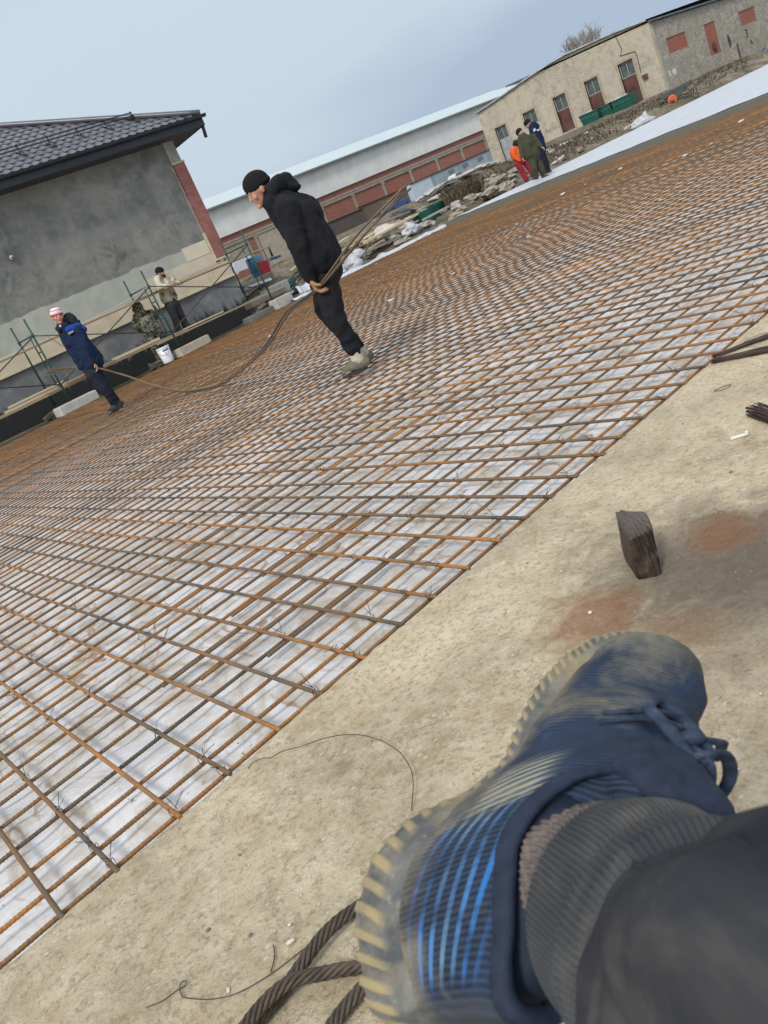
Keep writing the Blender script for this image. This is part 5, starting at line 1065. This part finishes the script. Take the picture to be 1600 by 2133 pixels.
wire([zz5(*p) for p in ((145,1488),(230,1450),(300,1400),(340,1375),(345,1350),(325,1355),(315,1385),(330,1430),(380,1442),(480,1442),(600,1415),(720,1350),(830,1280),(930,1200),(1050,1105))],.0010,'thin dark wire with a small twisted loop running up to the steel ropes')
wire([zz5(*p) for p in ((790,1160),(798,1200),(795,1250),(780,1305))],.0012,'short bent dark wire piece between the looped wire and steel rope')
wire([zz3(*p) for p in ((735,1165),(770,1160),(850,1140),(920,1100),(915,1088),(850,1105),(780,1135),(735,1160))],.0011,'small closed wire ring lying on the slab below the wire bundle')
def bundle(a,b,n,w0,w1,lab,seed,rag=.02,r=.0013,rise=.012):
    g=random.Random(seed); mb=MB(); A=onslab(*a,.004);B=onslab(*b,.008); d=nrm(B-A); s=V3(-d[1],d[0],0)
    for k in range(n):
        o0=g.uniform(-1,1);h0=g.random();o1=g.uniform(-1,1);p=[]
        for t in np.linspace(0,1,9): q=A+(B-A)*t-d*rag*g.random()*(1 if t==0 else 0); q=q+s*(w0*o0*(1-t)+w1*o1*t)+V3(0,0,rise*h0+.004*math.sin(t*7+k)*t); p.append(q)
        mb.tube(p,r,5)
    return obj('wire_bundle',mb,simple('dark_wire_bundle_steel',(.045,.030,.028),(.085,.055,.045),.6,20,metal=.3,bump=0) if 'dark_wire_bundle_steel' not in bpy.data.materials else bpy.data.materials['dark_wire_bundle_steel'],loc=A,smooth=True,label=lab,cat='wire bundle')
bundle((1495,746),(1680,676),46,.010,.022,'upper bunch of straight tie wires at the right end of the bar grid',3)
bundle((1493,757),(1690,715),60,.014,.038,'lower wider bunch of straight tie wires at the right end of the bar grid',4)
wire([(1490,752),(1482,748),(1478,756),(1486,762),(1492,757),(1486,750),(1494,748)],.0012,'tangled wire knot at the tip of the wire bunches',lift=.01)
wire([(1530,733),(1560,716),(1600,700),(1660,690)],.0010,'single fine wire lying beside the upper wire bunch',lift=.01)
bundle((1574,860),(1680,905),60,.028,.028,'frayed dark bundle of cut wires at the right picture edge above the white clip',6,rag=.02,r=.0017,rise=.03)
# white clip
c=onslab(1538,909,.004); a=math.radians(20); ax=((math.cos(a),math.sin(a),0),(-math.sin(a),math.cos(a),0),(0,0,1)); rx=nrm(onslab(1552,905)-onslab(1524,912)); ax=(rx,np.cross((0,0,1),rx),(0,0,1))
obj('plastic_clip',MB().box(c,(.045,.016,.004),ax).box(c+rx*.026+V3(0,0,.003),(.008,.020,.008),ax),simple('white_clip',(.68,.68,.66),(.6,.6,.57),.5,9,bump=0),label='small white plastic clip lying on the slab by the right edge',cat='clip')
# steel ropes
def rope(cp,lab,r=.0078,sr=.0043,pitch=.092,strands=6):
    P=crv(cp,260); d=np.concatenate([[0],np.cumsum(np.linalg.norm(np.diff(P,axis=0),axis=1))]); n=int(d[-1]/.004); s=np.linspace(0,d[-1],n); P=np.stack([np.interp(s,d,P[:,k]) for k in range(3)],1)
    T=np.gradient(P,axis=0);T/=np.linalg.norm(T,axis=1)[:,None]; side=np.cross(T,(0,0,1.));side/=np.linalg.norm(side,axis=1)[:,None];up=np.cross(side,T); mb=MB()
    for k in range(strands):
        ph=2*math.pi*(s/pitch+k/strands); C3=P+r*(np.cos(ph)[:,None]*side+np.sin(ph)[:,None]*up)
        for j in range(6):  # wires of the strand
            p2=2*math.pi*(-s/.05+j/6); u=np.cos(ph)[:,None]*side+np.sin(ph)[:,None]*up; w=-np.sin(ph)[:,None]*side+np.cos(ph)[:,None]*up
            mb.tube((C3+sr*.52*(np.cos(p2)[:,None]*u+np.sin(p2)[:,None]*w))[::2],sr*.42,5,cap=False)
    mb.tube(P[::3],r*.8,6)
    return obj('steel_rope',mb,ROPEM,loc=P[0],smooth=True,label=lab,cat='steel rope',fix=False)
def os_(px,py,h): return onslab(px,py,h)
rope([os_(430,2290,.014),os_(525,2165,.014),os_(590,2088,.014),(os_(645,2022,.022)),os_(692,1966,.026),os_(738,1918,.018),os_(810,1870,.014),os_(900,1850,.014)],'thick twisted steel rope climbing toward the heel of the shoe, upper of three')
rope([os_(470,2260,.030),os_(555,2140,.036),os_(620,2078,.034),os_(680,2048,.022),os_(750,2032,.018),os_(850,2030,.016),os_(960,2060,.016)],'thick twisted steel rope crossing under the upper rope and running right beneath the heel')
rope([os_(640,2260,.016),os_(705,2145,.016),os_(765,2075,.016),os_(850,1990,.016),os_(960,1930,.016)],'short visible length of twisted steel rope lowest beside the shoe heel')
# steel stub
FLB,FRB,LB=gz(1330,1214,.0),gz(1383,1203,.0),gz(1299,1163,.0); BRB=FRB+(LB-FLB)
e_,d_,c_,a_=gz(1310,1126,.118),gz(1361,1101,.116),gz(1345,1066,.142),gz(1280,1064,.142)
mb=MB(); n=16; V=[];ring=[]
def lerp(a,b,t): return a+(b-a)*t
lev=14
for k in range(lev+1):
    t=k/lev; q=[lerp(*p,t) for p in ((FLB,e_),(FRB,d_),(BRB,c_),(LB,a_))]; cen=sum(q)/4
    for i in range(4):
        for j in range(8):
            u=j/8; p=lerp(q[i],q[(i+1)%4],u); cr=1-.045*(max(0,1-min(u,1-u)*8)); p=cen+(p-cen)*cr; nv=noise.noise((p[0]*38,p[1]*38,p[2]*30)); p=p+(p-cen)*(.05*nv); 
            if t==1: p=p+V3(0,0,.006*noise.noise((p[0]*60,p[1]*60,1)))
            V.append(p)
Fs=[(k*32+j,k*32+(j+1)%32,(k+1)*32+(j+1)%32,(k+1)*32+j) for k in range(lev) for j in range(32)]+[tuple(range(31,-1,-1))]
tc_=len(V); cen=sum(V[-32:])/32; V.append(cen+V3(0,0,.012)); Fs+=[(lev*32+j,lev*32+(j+1)%32,tc_) for j in range(32)]
m=Mat('dark_worn_steel',.42,.55,.5); x,y,z=m.sep(); nb=m.noise(28,6,.65,.5); c=m.ramp(nb,(.35,(.022,.016,.012)),(.6,(.065,.046,.034)),(.75,(.16,.125,.095)))
top=m.math('SUBTRACT',m.math('MULTIPLY',z,20.),2.15,clamp=True); c=m.mix(m.math('MULTIPLY',top,.8),c,(.20,.165,.15)); c=m.mix(m.math('MULTIPLY',m.ramp(m.noise(9,4),(.5,0),(.65,1)),.5),c,(.10,.09,.06))  # sky shine on the stub's upper end painted in as a lighter colour
m.col(c); m.rgh(m.ramp(nb,(.3,.35),(.7,.7))); m.bump(nb,.8,.006); m.bump(m.wave(26,6,v=m.mapv((1,1,.3),(0,0,.6)),detail=3),.5,.004)
obj('steel_stub',(np.array(V),Fs),m.m,loc=(FLB+BRB)/2,smooth=False,label='dark worn square steel stub standing up from the slab between rust stains',cat='steel stub')
# loose stones and grit on the slab
peb=[(1232,1283,.007,'white pebble on the rust stain left below the steel stub'),(1522,985,.007,'dark pebble on the slab right of the steel stub, towards the grid'),(1537,908+90,.004,None),(455+250-250,0,0,None)]
PALE=simple('pale_pebble',(.62,.57,.46),(.5,.45,.36),.8,30,bump=.3,bd=.001); DKP=simple('grey_pebble',(.14,.12,.10),(.25,.22,.18),.85,30,bump=.3,bd=.001)
def pebble(px,py,s,seed,lab,mat=PALE,grp=None,sx=1.3):
    c=onslab(px,py,s*.35); g=random.Random(seed);a=g.random()*3.1; ax=np.array(((math.cos(a),math.sin(a),0),(-math.sin(a),math.cos(a),0),(0,0,1)))
    return obj('pebble',MB().rock(c,(s*sx,s,s*.7),seed,.2,ax=ax),mat,loc=c,smooth=True,label=lab,cat='pebble',group=grp)
pebble(1230,1277,.0075,1,'white pebble on the orange rust stain below the steel stub'); pebble(1522,983,.007,2,'dark pebble on the slab toward the grid, right of the steel stub',DKP)
for k,(a,b,s,l) in enumerate(((880,1140,.007,'long greenish pebble near the looped wire'),(670,1105,.005,'grey pebble left of the greenish long pebble'),(455,1080,.006,'dark brown pebble in the middle of the lower slab'),(870,1050,.0045,'small tan pebble above the greenish pebble'),(905,1285,.006,'bluish flat splinter beside the steel rope'),(560,1390,.005,'tan pebble below the looped wire end'),(615,695,.0045,'dark speck stone in the middle of the slab'))):
    pebble(*zz5(a,b),s,20+k,l,DKP if k in (1,2,4,6) else PALE,sx=2.0 if k in(0,4,5) else 1.3)
GP='small loose stones on the slab'
g=random.Random(5)
for k in range(70):
    px,py=g.uniform(500,1600),g.uniform(700,2100); q=gz(px,py,.01)
    if q[1]>1.74: continue
    pebble(px,py,g.uniform(.0022,.0055),60+k,'small loose stone lying on the pale slab',PALE if g.random()<.6 else DKP,GP)
mb=MB()
for k in range(2600):
    x,y=g.uniform(-.9,3.6),g.uniform(-.7,1.79); s=g.uniform(.0007,.0022); c=V3(x,y,slabz((x,y))+s*.3); a=g.random()*3
    u=V3(math.cos(a),math.sin(a),0)*s;v=V3(-math.sin(a),math.cos(a),0)*s*.8; mb.add([c-u,c-v,c+u,c+v,c+V3(0,0,s)],[(0,1,4),(1,2,4),(2,3,4),(3,0,4)])
obj('grit',mb,simple('grit_mix',(.55,.50,.40),(.14,.12,.09),.9,9,bump=0),kind='stuff',label='fine grit scattered over the pale slab',cat='grit',fix=False)
# ================================================================ PHOTOGRAPHER'S FOOT
LC=[((.0,.0,0),(815,2140)),((.02,.03,0),(765,2050)),((.05,.041,0),(736,1920)),((.08,.041,0),(770,1790)),((.11,.037,0),(850,1700)),((.14,.034,0),(950,1655)),((.165,.037,0),(1050,1585)),((.19,.046,0),(1085,1500)),((.22,.052,0),(1125,1420)),((.25,.05,0),(1175,1368)),((.28,.034,0),(1230,1335)),((.30,.0,0),(1305,1324)),
 ((.02,.03,.037),(858,2040)),((.05,.041,.037),(830,1930)),((.08,.041,.035),(850,1800)),((.11,.037,.032),(905,1705)),((.14,.034,.03),(985,1640)),((.165,.037,.028),(1066,1583)),((.19,.046,.028),(1098,1510)),((.22,.052,.028),(1145,1440)),((.25,.05,.028),(1200,1385)),((.28,.034,.028),(1255,1345)),
 ((.005,.0,.10),(1080,2120)),((.03,.035,.09),(1050,1950)),((.06,.042,.08),(1035,1790)),((.09,.037,.082),(1078,1685)),((.11,.022,.09),(1190,1622)),((.13,0,.105),(1320,1598)),((.12,-.02,.125),(1450,1670)),((.27,-.038,.03),(1432,1425)),((.22,-.05,.03),(1430,1520)),((.25,0,.062),(1340,1430)),((.18,0,.085),(1340,1530))]
LP=np.array([a for a,b in LC]); LQ=np.array([b for a,b in LC],float)
M0=np.array([[.5789,.6047,.5484],[-.7517,.6566,.0698],[.3173,.4527,-.8337]]); O0=np.array([.008,-.28,.441])
def camc(l): return O0+np.asarray(l)@M0
def kern(a,b): return np.linalg.norm(a[:,None]-b[None],axis=2)
base=camc(LP); tgt=np.stack([(LQ[:,0]-800)/FPX*base[:,2],-(LQ[:,1]-1066.5)/FPX*base[:,2]],1)-base[:,:2]
n=len(LP); Kk=kern(LP,LP)+np.eye(n)*.0; Kk-=np.eye(n)*.008; Aff=np.hstack([np.ones((n,1)),LP]); Big=np.block([[Kk,Aff],[Aff.T,np.zeros((4,4))]]); Wt=np.linalg.solve(Big,np.vstack([tgt,np.zeros((4,2))]))
def warp(l):
    l=np.atleast_2d(np.asarray(l,float)); c=camc(l); d=kern(l,LP)@Wt[:n]+np.hstack([np.ones((len(l),1)),l])@Wt[n:]
    d=np.clip(d,-.07,.07); c[:,:2]+=d; return C+c[:,:1]*R+c[:,1:2]*U+c[:,2:]*F
def cw(px,py,z): return C+R*((px-800)/FPX*z)-U*((py-1066.5)/FPX*z)+F*z
FO=C+R*.11-U*.19+F*.42; ph=empty('person',tuple(FO),'photographer\'s crossed leg in dark trousers wearing a muddy blue shoe, in the foreground','person')
def warped(name,me,mat,parent,extra=None,smooth=True):
    nv=len(me.vertices); co=np.empty(nv*3); me.vertices.foreach_get('co',co); co=co.reshape(-1,3); at=me.attributes.new('loc','FLOAT_VECTOR','POINT'); at.data.foreach_set('vector',co.ravel())
    if extra is not None: a2=me.attributes.new('lug','FLOAT','POINT'); a2.data.foreach_set('value',extra)
    w=warp(co)-FO; me.vertices.foreach_set('co',w.ravel()); me.flip_normals(); me.update(); me.polygons.foreach_set('use_smooth',[smooth]*len(me.polygons)); me.materials.clear(); me.materials.append(mat); me.name=name
    o=bpy.data.objects.new(name,me); COL.objects.link(o); o.parent=parent; return o
def lblob(mb,voxel,it,cut=None):
    o=blob('tmpb',mb,None,None,voxel,it,loc=(0,0,0)); me=o.data; bpy.data.objects.remove(o); return me
def attr(m,nm,vec=True):
    nd=m.nd('ShaderNodeAttribute'); nd.attribute_name=nm; return nd.outputs['Vector' if vec else 'Fac']
# upper
def m_upper():
    m=Mat('muddy_blue_mesh_upper',.75,0,.3); l=attr(m,'loc'); t,s,h=m.sep(l); n1=m.noise(38,6,.65,.5,v=l); n2=m.noise(120,5,.7,v=l); n3=m.noise(17,4,.6,.4,v=l)
    c=m.ramp(n1,(.35,(.006,.010,.022)),(.6,(.011,.024,.058)),(.8,(.025,.058,.12)))
    # quilted rib of the knit over the forefoot
    rb=m.wave(95,2.2,v=m.mapv((1,.25,.6),v=l),detail=2,dscale=.6); c=m.mix(m.math('MULTIPLY',m.ramp(rb,(.3,0),(.8,1)),.40),c,(.045,.075,.12))
    # printed stripes round the heel
    hh=m.math('ADD',m.math('SUBTRACT',h,m.math('MULTIPLY',t,.10)),m.math('MULTIPLY',m.math('SUBTRACT',m.noise(8,2,.5,v=l),.5),.002)); fr=m.math('FRACT',m.math('MULTIPLY',hh,150.)); st=m.ramp(fr,(.42,0),(.48,1),(.80,1),(.86,0))
    zone=m.math('MULTIPLY',m.ramp(h,(.040,0),(.042,1),(.078,1),(.080,0)),m.ramp(t,(.014,0),(.018,1),(.095,1),(.118,0)))
    band=m.ramp(m.math('ADD',m.math('MULTIPLY',m.vor(30,v=m.mapv((.2,0,1),v=l),out=0),.5),m.noise(9,2,.5,v=m.mapv((.6,.0,4),v=l))),(.36,(.010,.03,.09)),(.52,(.016,.10,.32)),(.70,(.025,.16,.44)),(.90,(.12,.20,.28)))
    c=m.mix(m.math('MULTIPLY',m.math('MULTIPLY',st,zone),m.math('MULTIPLY',m.ramp(n3,(.30,.15),(.52,1)),m.ramp(n1,(.34,.25),(.5,1)))),c,band)
    # pale hatch on the quarter, ahead of the stripes
    fr2=m.math('FRACT',m.math('MULTIPLY',m.math('ADD',t,m.math('MULTIPLY',h,-.35)),165.)); z2=m.math('MULTIPLY',m.ramp(t,(.098,0),(.106,1),(.138,1),(.150,0)),m.ramp(h,(.050,0),(.056,1),(.078,1),(.084,0)))
    c=m.mix(m.math('MULTIPLY',m.math('MULTIPLY',m.ramp(fr2,(.4,0),(.5,1)),z2),.8),c,(.34,.34,.27))
    c=m.mix(m.math('MULTIPLY',m.ramp(t,(.006,1),(.012,0)),.7),c,(.05,.055,.065))
    dust=m.math('MULTIPLY',m.ramp(n3,(.52,0),(.74,1)),m.ramp(n2,(.3,.2),(.6,.6))); c=m.mix(dust,c,(.27,.235,.15))
    c=m.mix(m.math('MULTIPLY',m.ramp(h,(.030,1),(.052,0)),m.ramp(n1,(.35,.2),(.6,.9))),c,(.29,.24,.14))
    c=m.mix(m.math('MULTIPLY',m.ramp(t,(.265,0),(.295,1)),m.ramp(n1,(.35,.3),(.65,.9))),c,(.27,.24,.15)); m.col(c)
    m.bump(rb,.35,.0012); m.bump(n2,.35,.0008); m.bump(m.math('MULTIPLY',st,zone),.5,.0015); m.bump(n3,.4,.004); return m.m
q=MB()
def ell(t,s,h,a,b,c): q.cap((t,s,h),(a,b,c))
ell(.262,-.001,.036,.038,.043,.030); ell(.235,0,.040,.055,.050,.036); ell(.20,0,.045,.060,.049,.042); ell(.165,-.002,.050,.055,.041,.048); ell(.13,0,.052,.055,.037,.052)
ell(.095,0,.050,.055,.038,.046); ell(.055,0,.045,.052,.040,.034)
aa=np.arange(40)*2*math.pi/40; lv=[]
for hh_,a0,b0_ in ((.026,.060,.0405),(.040,.063,.043),(.055,.063,.043),(.070,.062,.042),(.078,.060,.040)): lv.append(np.stack([.064+a0*np.cos(aa),b0_*np.sin(aa),hh_+.014*np.maximum(0,np.cos(aa))*(hh_>.05)+.008*np.maximum(0,-np.cos(aa))*(hh_>.06)],1))
q.add(np.concatenate(lv),[(i*40+j,i*40+(j+1)%40,(i+1)*40+(j+1)%40,(i+1)*40+j) for i in range(4) for j in range(40)]+[tuple(range(39,-1,-1)),tuple(160+j for j in range(40))])
q.cap((.15,0,.088),.018,(.118,-.004,.108),.016)
me=lblob(q,.0026,10); UPP=m_upper()
shoe=warped('shoe',me,UPP,ph)
# collar
q=MB(); rg=[]
for k in range(41):
    a=2*math.pi*k/40; rg.append((.066+.060*math.cos(a),.041*math.sin(a),.086+.016*max(0,math.cos(a))**1.5+.010*max(0,-math.cos(a))))
q.tube(rg,.0052,12,cap=False); q.cap((.066,0,.080),(.057,.039,.019))
NV=Mat('dark_navy_lining',.7,0,.3); NV.col(NV.ramp(NV.noise(120,4),(.3,(.008,.013,.030)),(.7,(.018,.028,.055)))); NV.bump(NV.noise(500,3),.3,.0006)
col_=warped('collar',raw('collar',np.concatenate(q.V),q.F,None,True),NV.m,shoe)
# tongue and laces
q=MB(); q.cap((.155,-.004,.096),.016,(.128,-.012,.116),.017); q.cap((.130,-.012,.114),.017,(.112,-.022,.128),.015); q.cap((.128,.004,.112),.014,(.116,-.006,.122),.012)
warped('tongue',lblob(q,.0022,6),NV.m,shoe)
def lace(pts,lab=None,r=.0030,nm='lace'):
    P=crv(pts,60); q=MB().tube(P,r,8); o=warped(nm,raw('lace',np.concatenate(q.V),q.F,None,True),LM.m,shoe); return o
LM=Mat('dusty_navy_lace',.8,0,.3); LM.col(LM.ramp(LM.noise(90,5,.6,v=attr(LM,'loc')),(.35,(.012,.022,.050)),(.62,(.04,.06,.10)),(.8,(.17,.15,.11)))); LM.bump(LM.wave(260,1,v=attr(LM,'loc'),dir='DIAGONAL'),.5,.0008)
for k,t in enumerate((.196,.184)):
    z=.088+.0045*k+.004; lace([(t-.004,.026,z-.014),(t,.012,z+.000),(t,0,z+.004),(t,-.012,z+.001),(t-.004,-.026,z-.014)])
lace([(.150,-.014,.116),(.170,.004,.112),(.192,.014,.100),(.206,.008,.094),(.202,-.006,.094),(.182,-.016,.104),(.160,-.024,.114),(.148,-.020,.118)],r=.0036,nm='bow_loop')
lace([(.150,-.014,.118),(.164,-.030,.116),(.160,-.048,.104),(.146,-.052,.098),(.138,-.036,.110),(.146,-.018,.118)],r=.0034,nm='bow_loop')
lace([(.164,-.010,.112),(.150,-.024,.118),(.140,-.040,.106),(.146,-.056,.088)],nm='lace_end')
lace([(.168,-.010,.112),(.178,-.030,.108),(.186,-.042,.094),(.184,-.052,.080)],nm='lace_end')
q=MB().cap((.166,-.010,.113),.0075); warped('knot',raw('knot',np.concatenate(q.V),q.F,None,True),LM.m,shoe)
# sole with moulded lugs
tw=[0,.006,.018,.05,.08,.11,.14,.165,.19,.22,.25,.28,.294,.30]; ww=[0,.020,.031,.0415,.0415,.036,.0285,.033,.045,.052,.050,.035,.017,0]
tt=.15-.15*np.cos(np.linspace(0,math.pi,260)); side=np.interp(tt,tw,ww); k5=np.array([1,4,6,4,1])/16.; sdp=np.convolve(np.pad(side,2,'edge'),k5,'valid')
out_=np.concatenate([np.stack([tt,sdp],1),np.stack([tt[::-1],-sdp[::-1]*1.0],1)[1:-1]]); dl=np.linalg.norm(np.diff(np.vstack([out_,out_[:1]]),axis=0),axis=1); sA=np.concatenate([[0],np.cumsum(dl)]); TOT=sA[-1]; NS=1150
si=np.linspace(0,TOT,NS,endpoint=False); cl=np.vstack([out_,out_[:1]]); ox=np.interp(si,sA,cl[:,0]); oy=np.interp(si,sA,cl[:,1])
tx_=np.roll(ox,-3)-np.roll(ox,3); ty_=np.roll(oy,-3)-np.roll(oy,3); ln_=np.hypot(tx_,ty_)+1e-9; nx_,ny_=ty_/ln_*-1,tx_/ln_; 
cenx=.15; sg_=np.sign((ox-cenx)*nx_*.3+oy*ny_); sg_[sg_==0]=1; nx_*=sg_; ny_*=sg_
HL=np.linspace(0,1,17); V=[];lug=[]
hs=np.interp(ox,[0,.05,.10,.14,.19,.30],[.040,.040,.036,.030,.030,.030])
pitch=np.interp(ox,[0,.1,.16,.3],[.0125,.0125,.009,.0075]); phs=np.cumsum(TOT/NS/pitch)
for j,hq in enumerate(HL):
    sl_=np.sin(2*math.pi*(phs+hq*hq*1.1)); lg=np.clip((sl_+.1)*2.2,0,1); top_=np.interp(ox,[0,.1,.2,.3],[.74,.72,.84,.84]); mk=np.clip((top_-hq)*9,0,1)*np.clip(hq*14+.4,0,1); back=np.clip((ox-.004)/.012,0,1); arch=1-.8*np.exp(-((ox-.145)/.016)**2)
    amp=np.interp(ox,[0,.12,.2,.3],[.0024,.0022,.0015,.0014]); e=lg*mk*amp*arch*back
    bulge=.0035*np.sin(math.pi*np.clip(hq,0,1)**.8)-.003*(hq>.93)
    rim=.0016*np.exp(-((hq-.86)/.05)**2)
    r_=e+bulge+rim-.0025*(hq==0); V.append(np.stack([ox+nx_*r_,oy+ny_*r_,hs*hq],1)); lug.append(lg*mk)
V=np.concatenate(V);lug=np.concatenate(lug); Fs=[(j*NS+i,j*NS+(i+1)%NS,(j+1)*NS+(i+1)%NS,(j+1)*NS+i) for j in range(16) for i in range(NS)]
# close top and bottom with centre fans
b0=len(V); V=np.vstack([V,np.stack([np.clip(ox,.03,.27),np.zeros(NS),np.zeros(NS)],1),np.stack([np.clip(ox,.03,.27),np.zeros(NS),hs],1)]); lug=np.concatenate([lug,np.zeros(2*NS)])
Fs+=[(i,b0+i,b0+(i+1)%NS,(i+1)%NS) for i in range(NS)]+[(16*NS+(i+1)%NS,b0+NS+(i+1)%NS,b0+NS+i,16*NS+i) for i in range(NS)]
m=Mat('dirty_rubber_sole',.7,0,.35); l=attr(m,'loc'); lf=attr(m,'lug',False); t,s,h=m.sep(l); n1=m.noise(45,6,.65,.4,v=l); n2=m.noise(150,5,.7,v=l); n3=m.noise(13,3,.6,.3,v=l)
c=m.ramp(n1,(.35,(.07,.075,.075)),(.65,(.17,.165,.15))); c=m.mix(m.math('MULTIPLY',lf,m.ramp(n1,(.3,.6),(.6,1.))),c,(.33,.265,.14)); c=m.mix(m.ramp(n3,(.50,0),(.72,.85)),c,(.34,.26,.12)); c=m.mix(m.math('MULTIPLY',m.ramp(h,(.0,1),(.008,0)),.6),c,(.36,.27,.12))
c=m.mix(m.ramp(n2,(.58,0),(.75,.5)),c,(.42,.38,.28)); m.col(c); m.bump(n1,.5,.002); m.bump(n2,.4,.0008)
me=raw('sole',V,Fs,None,True,fix=False); warped('sole',me,m.m,shoe,extra=lug.astype(np.float32))
# leg: body, sock, ribbed cuff and trousers
path=np.array([cw(1262,1850,.405),cw(1300,1885,.380),cw(1345,1918,.362),cw(1400,1960,.345),cw(1480,2030,.315),cw(1560,2110,.285),cw(1700,2235,.252),cw(1900,2400,.215),C+R*.22-U*.33+F*.10,C+R*.21-U*.42-F*.02,C+R*.16-U*.50-F*.20,C+R*.12-U*.52-F*.40])
rad=[.040,.0485,.0515,.0535,.058,.064,.069,.074,.080,.084,.090,.095]
b=MB(); w0=warp((.07,0,.05))[0]; b.cap(w0,.018,path[0],.030)
for i in range(len(path)-1): b.cap(path[i],rad[i]*.82,path[i+1],rad[i+1]*.82)
b.cap(warp((.07,0,.045))[0],.018,warp((.22,0,.036))[0],.014); blob('body',b,SKIN,ph,.006,4)
def sweep(P,rad,n,ribs,ramp_,foldf,m_):
    P=np.array(P);d=np.concatenate([[0],np.cumsum(np.linalg.norm(np.diff(P,axis=0),axis=1))]);Q=crv([tuple(p) for p in P],len(P)*30);dq=np.concatenate([[0],np.cumsum(np.linalg.norm(np.diff(Q,axis=0),axis=1))]);s=np.linspace(0,dq[-1],m_);X=np.stack([np.interp(s,dq,Q[:,k]) for k in range(3)],1);rr=np.interp(s/dq[-1]*d[-1],d,rad)
    T=np.gradient(X,axis=0);T/=np.linalg.norm(T,axis=1)[:,None];u=nrm(np.cross(T[0],R));a=np.arange(n)*2*math.pi/n;V=[]
    for i in range(m_):
        u=nrm(u-T[i]*(u@T[i]));v=np.cross(T[i],u); r=rr[i]+ramp_*np.sin(a*ribs)+foldf(s[i],a,rr[i]); V.append(X[i]+r[:,None]*(np.cos(a)[:,None]*u+np.sin(a)[:,None]*v))
    return np.concatenate(V),[(i*n+j,i*n+(j+1)%n,(i+1)*n+(j+1)%n,(i+1)*n+j) for i in range(m_-1) for j in range(n)],s
SK=Mat('grey_ribbed_sock',.9,0,.2); SK.col(SK.ramp(SK.noise(60,5,.6),(.3,(.20,.165,.145)),(.7,(.13,.11,.10)))); SK.bump(SK.wave(120,1.5,detail=2,v=SK.mapv((1,1,1),(.5,.3,.2))),.7,.0015); SK.bump(SK.noise(300,3),.4,.0008)
V,Fs,_=sweep([w0*.45+path[0]*.55,w0*.2+path[0]*.8,path[0],path[1]],[.036,.039,.0415,.0435],240,60,.0009,lambda s,a,r:0.0012*np.sin(s*160+2*np.sin(a)),60); sv=obj('sock',(V,Fs),SK.m,ph,smooth=True,fix=False)
def ff(s,a,r): return .0042*np.sin(s*118+.8*np.sin(a+1))*np.clip((s-.006)*60,0,1)+.0016*np.sin(s*260+2*np.cos(a))-.002*np.clip(.008-s,0,.008)/.008
CF=Mat('worn_rib_cuff',.9,0,.2); n=CF.noise(22,6,.6,.5); c=CF.ramp(n,(.32,(.042,.045,.053)),(.55,(.066,.068,.071)),(.75,(.13,.125,.105))); c=CF.mix(CF.ramp(CF.noise(9,3,.5),(.52,0),(.68,.55)),c,(.13,.12,.085)); CF.col(c); CF.bump(CF.noise(260,3),.4,.001)
V,Fs,_=sweep(path[1:6],[.0485,.0512,.0530,.0545,.0500],900,112,.0009,ff,110); obj('cuff',(V,Fs),CF.m,ph,smooth=True,fix=False)
def f2(s,a,r):
    o=np.empty(len(a))
    for i,t in enumerate(a): x,y=math.cos(t),math.sin(t); w=noise.noise((x*1.3,y*1.3,s*7)); o[i]=.014*(.35-abs(noise.noise((x*1.1+w,y*1.1,s*14+3)))*1.7)+.0025*noise.noise((x*4,y*4,s*40))
    return o*min(1,.3+s*12)-.006*max(0,1-s/.010)
TR=Mat('dark_dusty_trousers',.92,0,.2); n=TR.noise(14,6,.65,.5); n2=TR.noise(5,4,.6,.6); c=TR.ramp(n,(.3,(.015,.016,.021)),(.55,(.034,.035,.040)),(.75,(.080,.076,.070))); c=TR.mix(TR.ramp(n2,(.50,0),(.66,.65)),c,(.095,.090,.080)); TR.col(c); TR.bump(TR.noise(90,5,.7),.35,.002); TR.bump(TR.wave(420,.5,detail=1,dir='DIAGONAL'),.15,.0004)
V,Fs,_=sweep([cw(1535,2095,.297),cw(1600,2150,.272),cw(1730,2260,.245)]+list(path[7:]),[.0570,.0622,.0690]+[.0715,.076]+rad[9:],160,1,0,f2,200); tr=obj('trousers',(V,Fs),TR.m,ph,smooth=True,fix=False)

# sewn seams of the trouser leg
NT=160; pv_=[]
for j in range(NT):
    p=V[j]-C; z=p@F; pv_.append((math.hypot(800+FPX*(p@R)/z-1325,1066.5-FPX*(p@U)/z-1800),j))
j0=min(pv_)[1]
obj('seam',MB().tube([V[i*NT+(j0-i//40)%NT] for i in range(1,190,2)],.0016,6),TR.m,ph,smooth=True)
obj('hem',MB().tube([V[6*NT+j] for j in list(range(NT))+[0]],.0030,6,cap=False),TR.m,ph,smooth=True,fix=False)
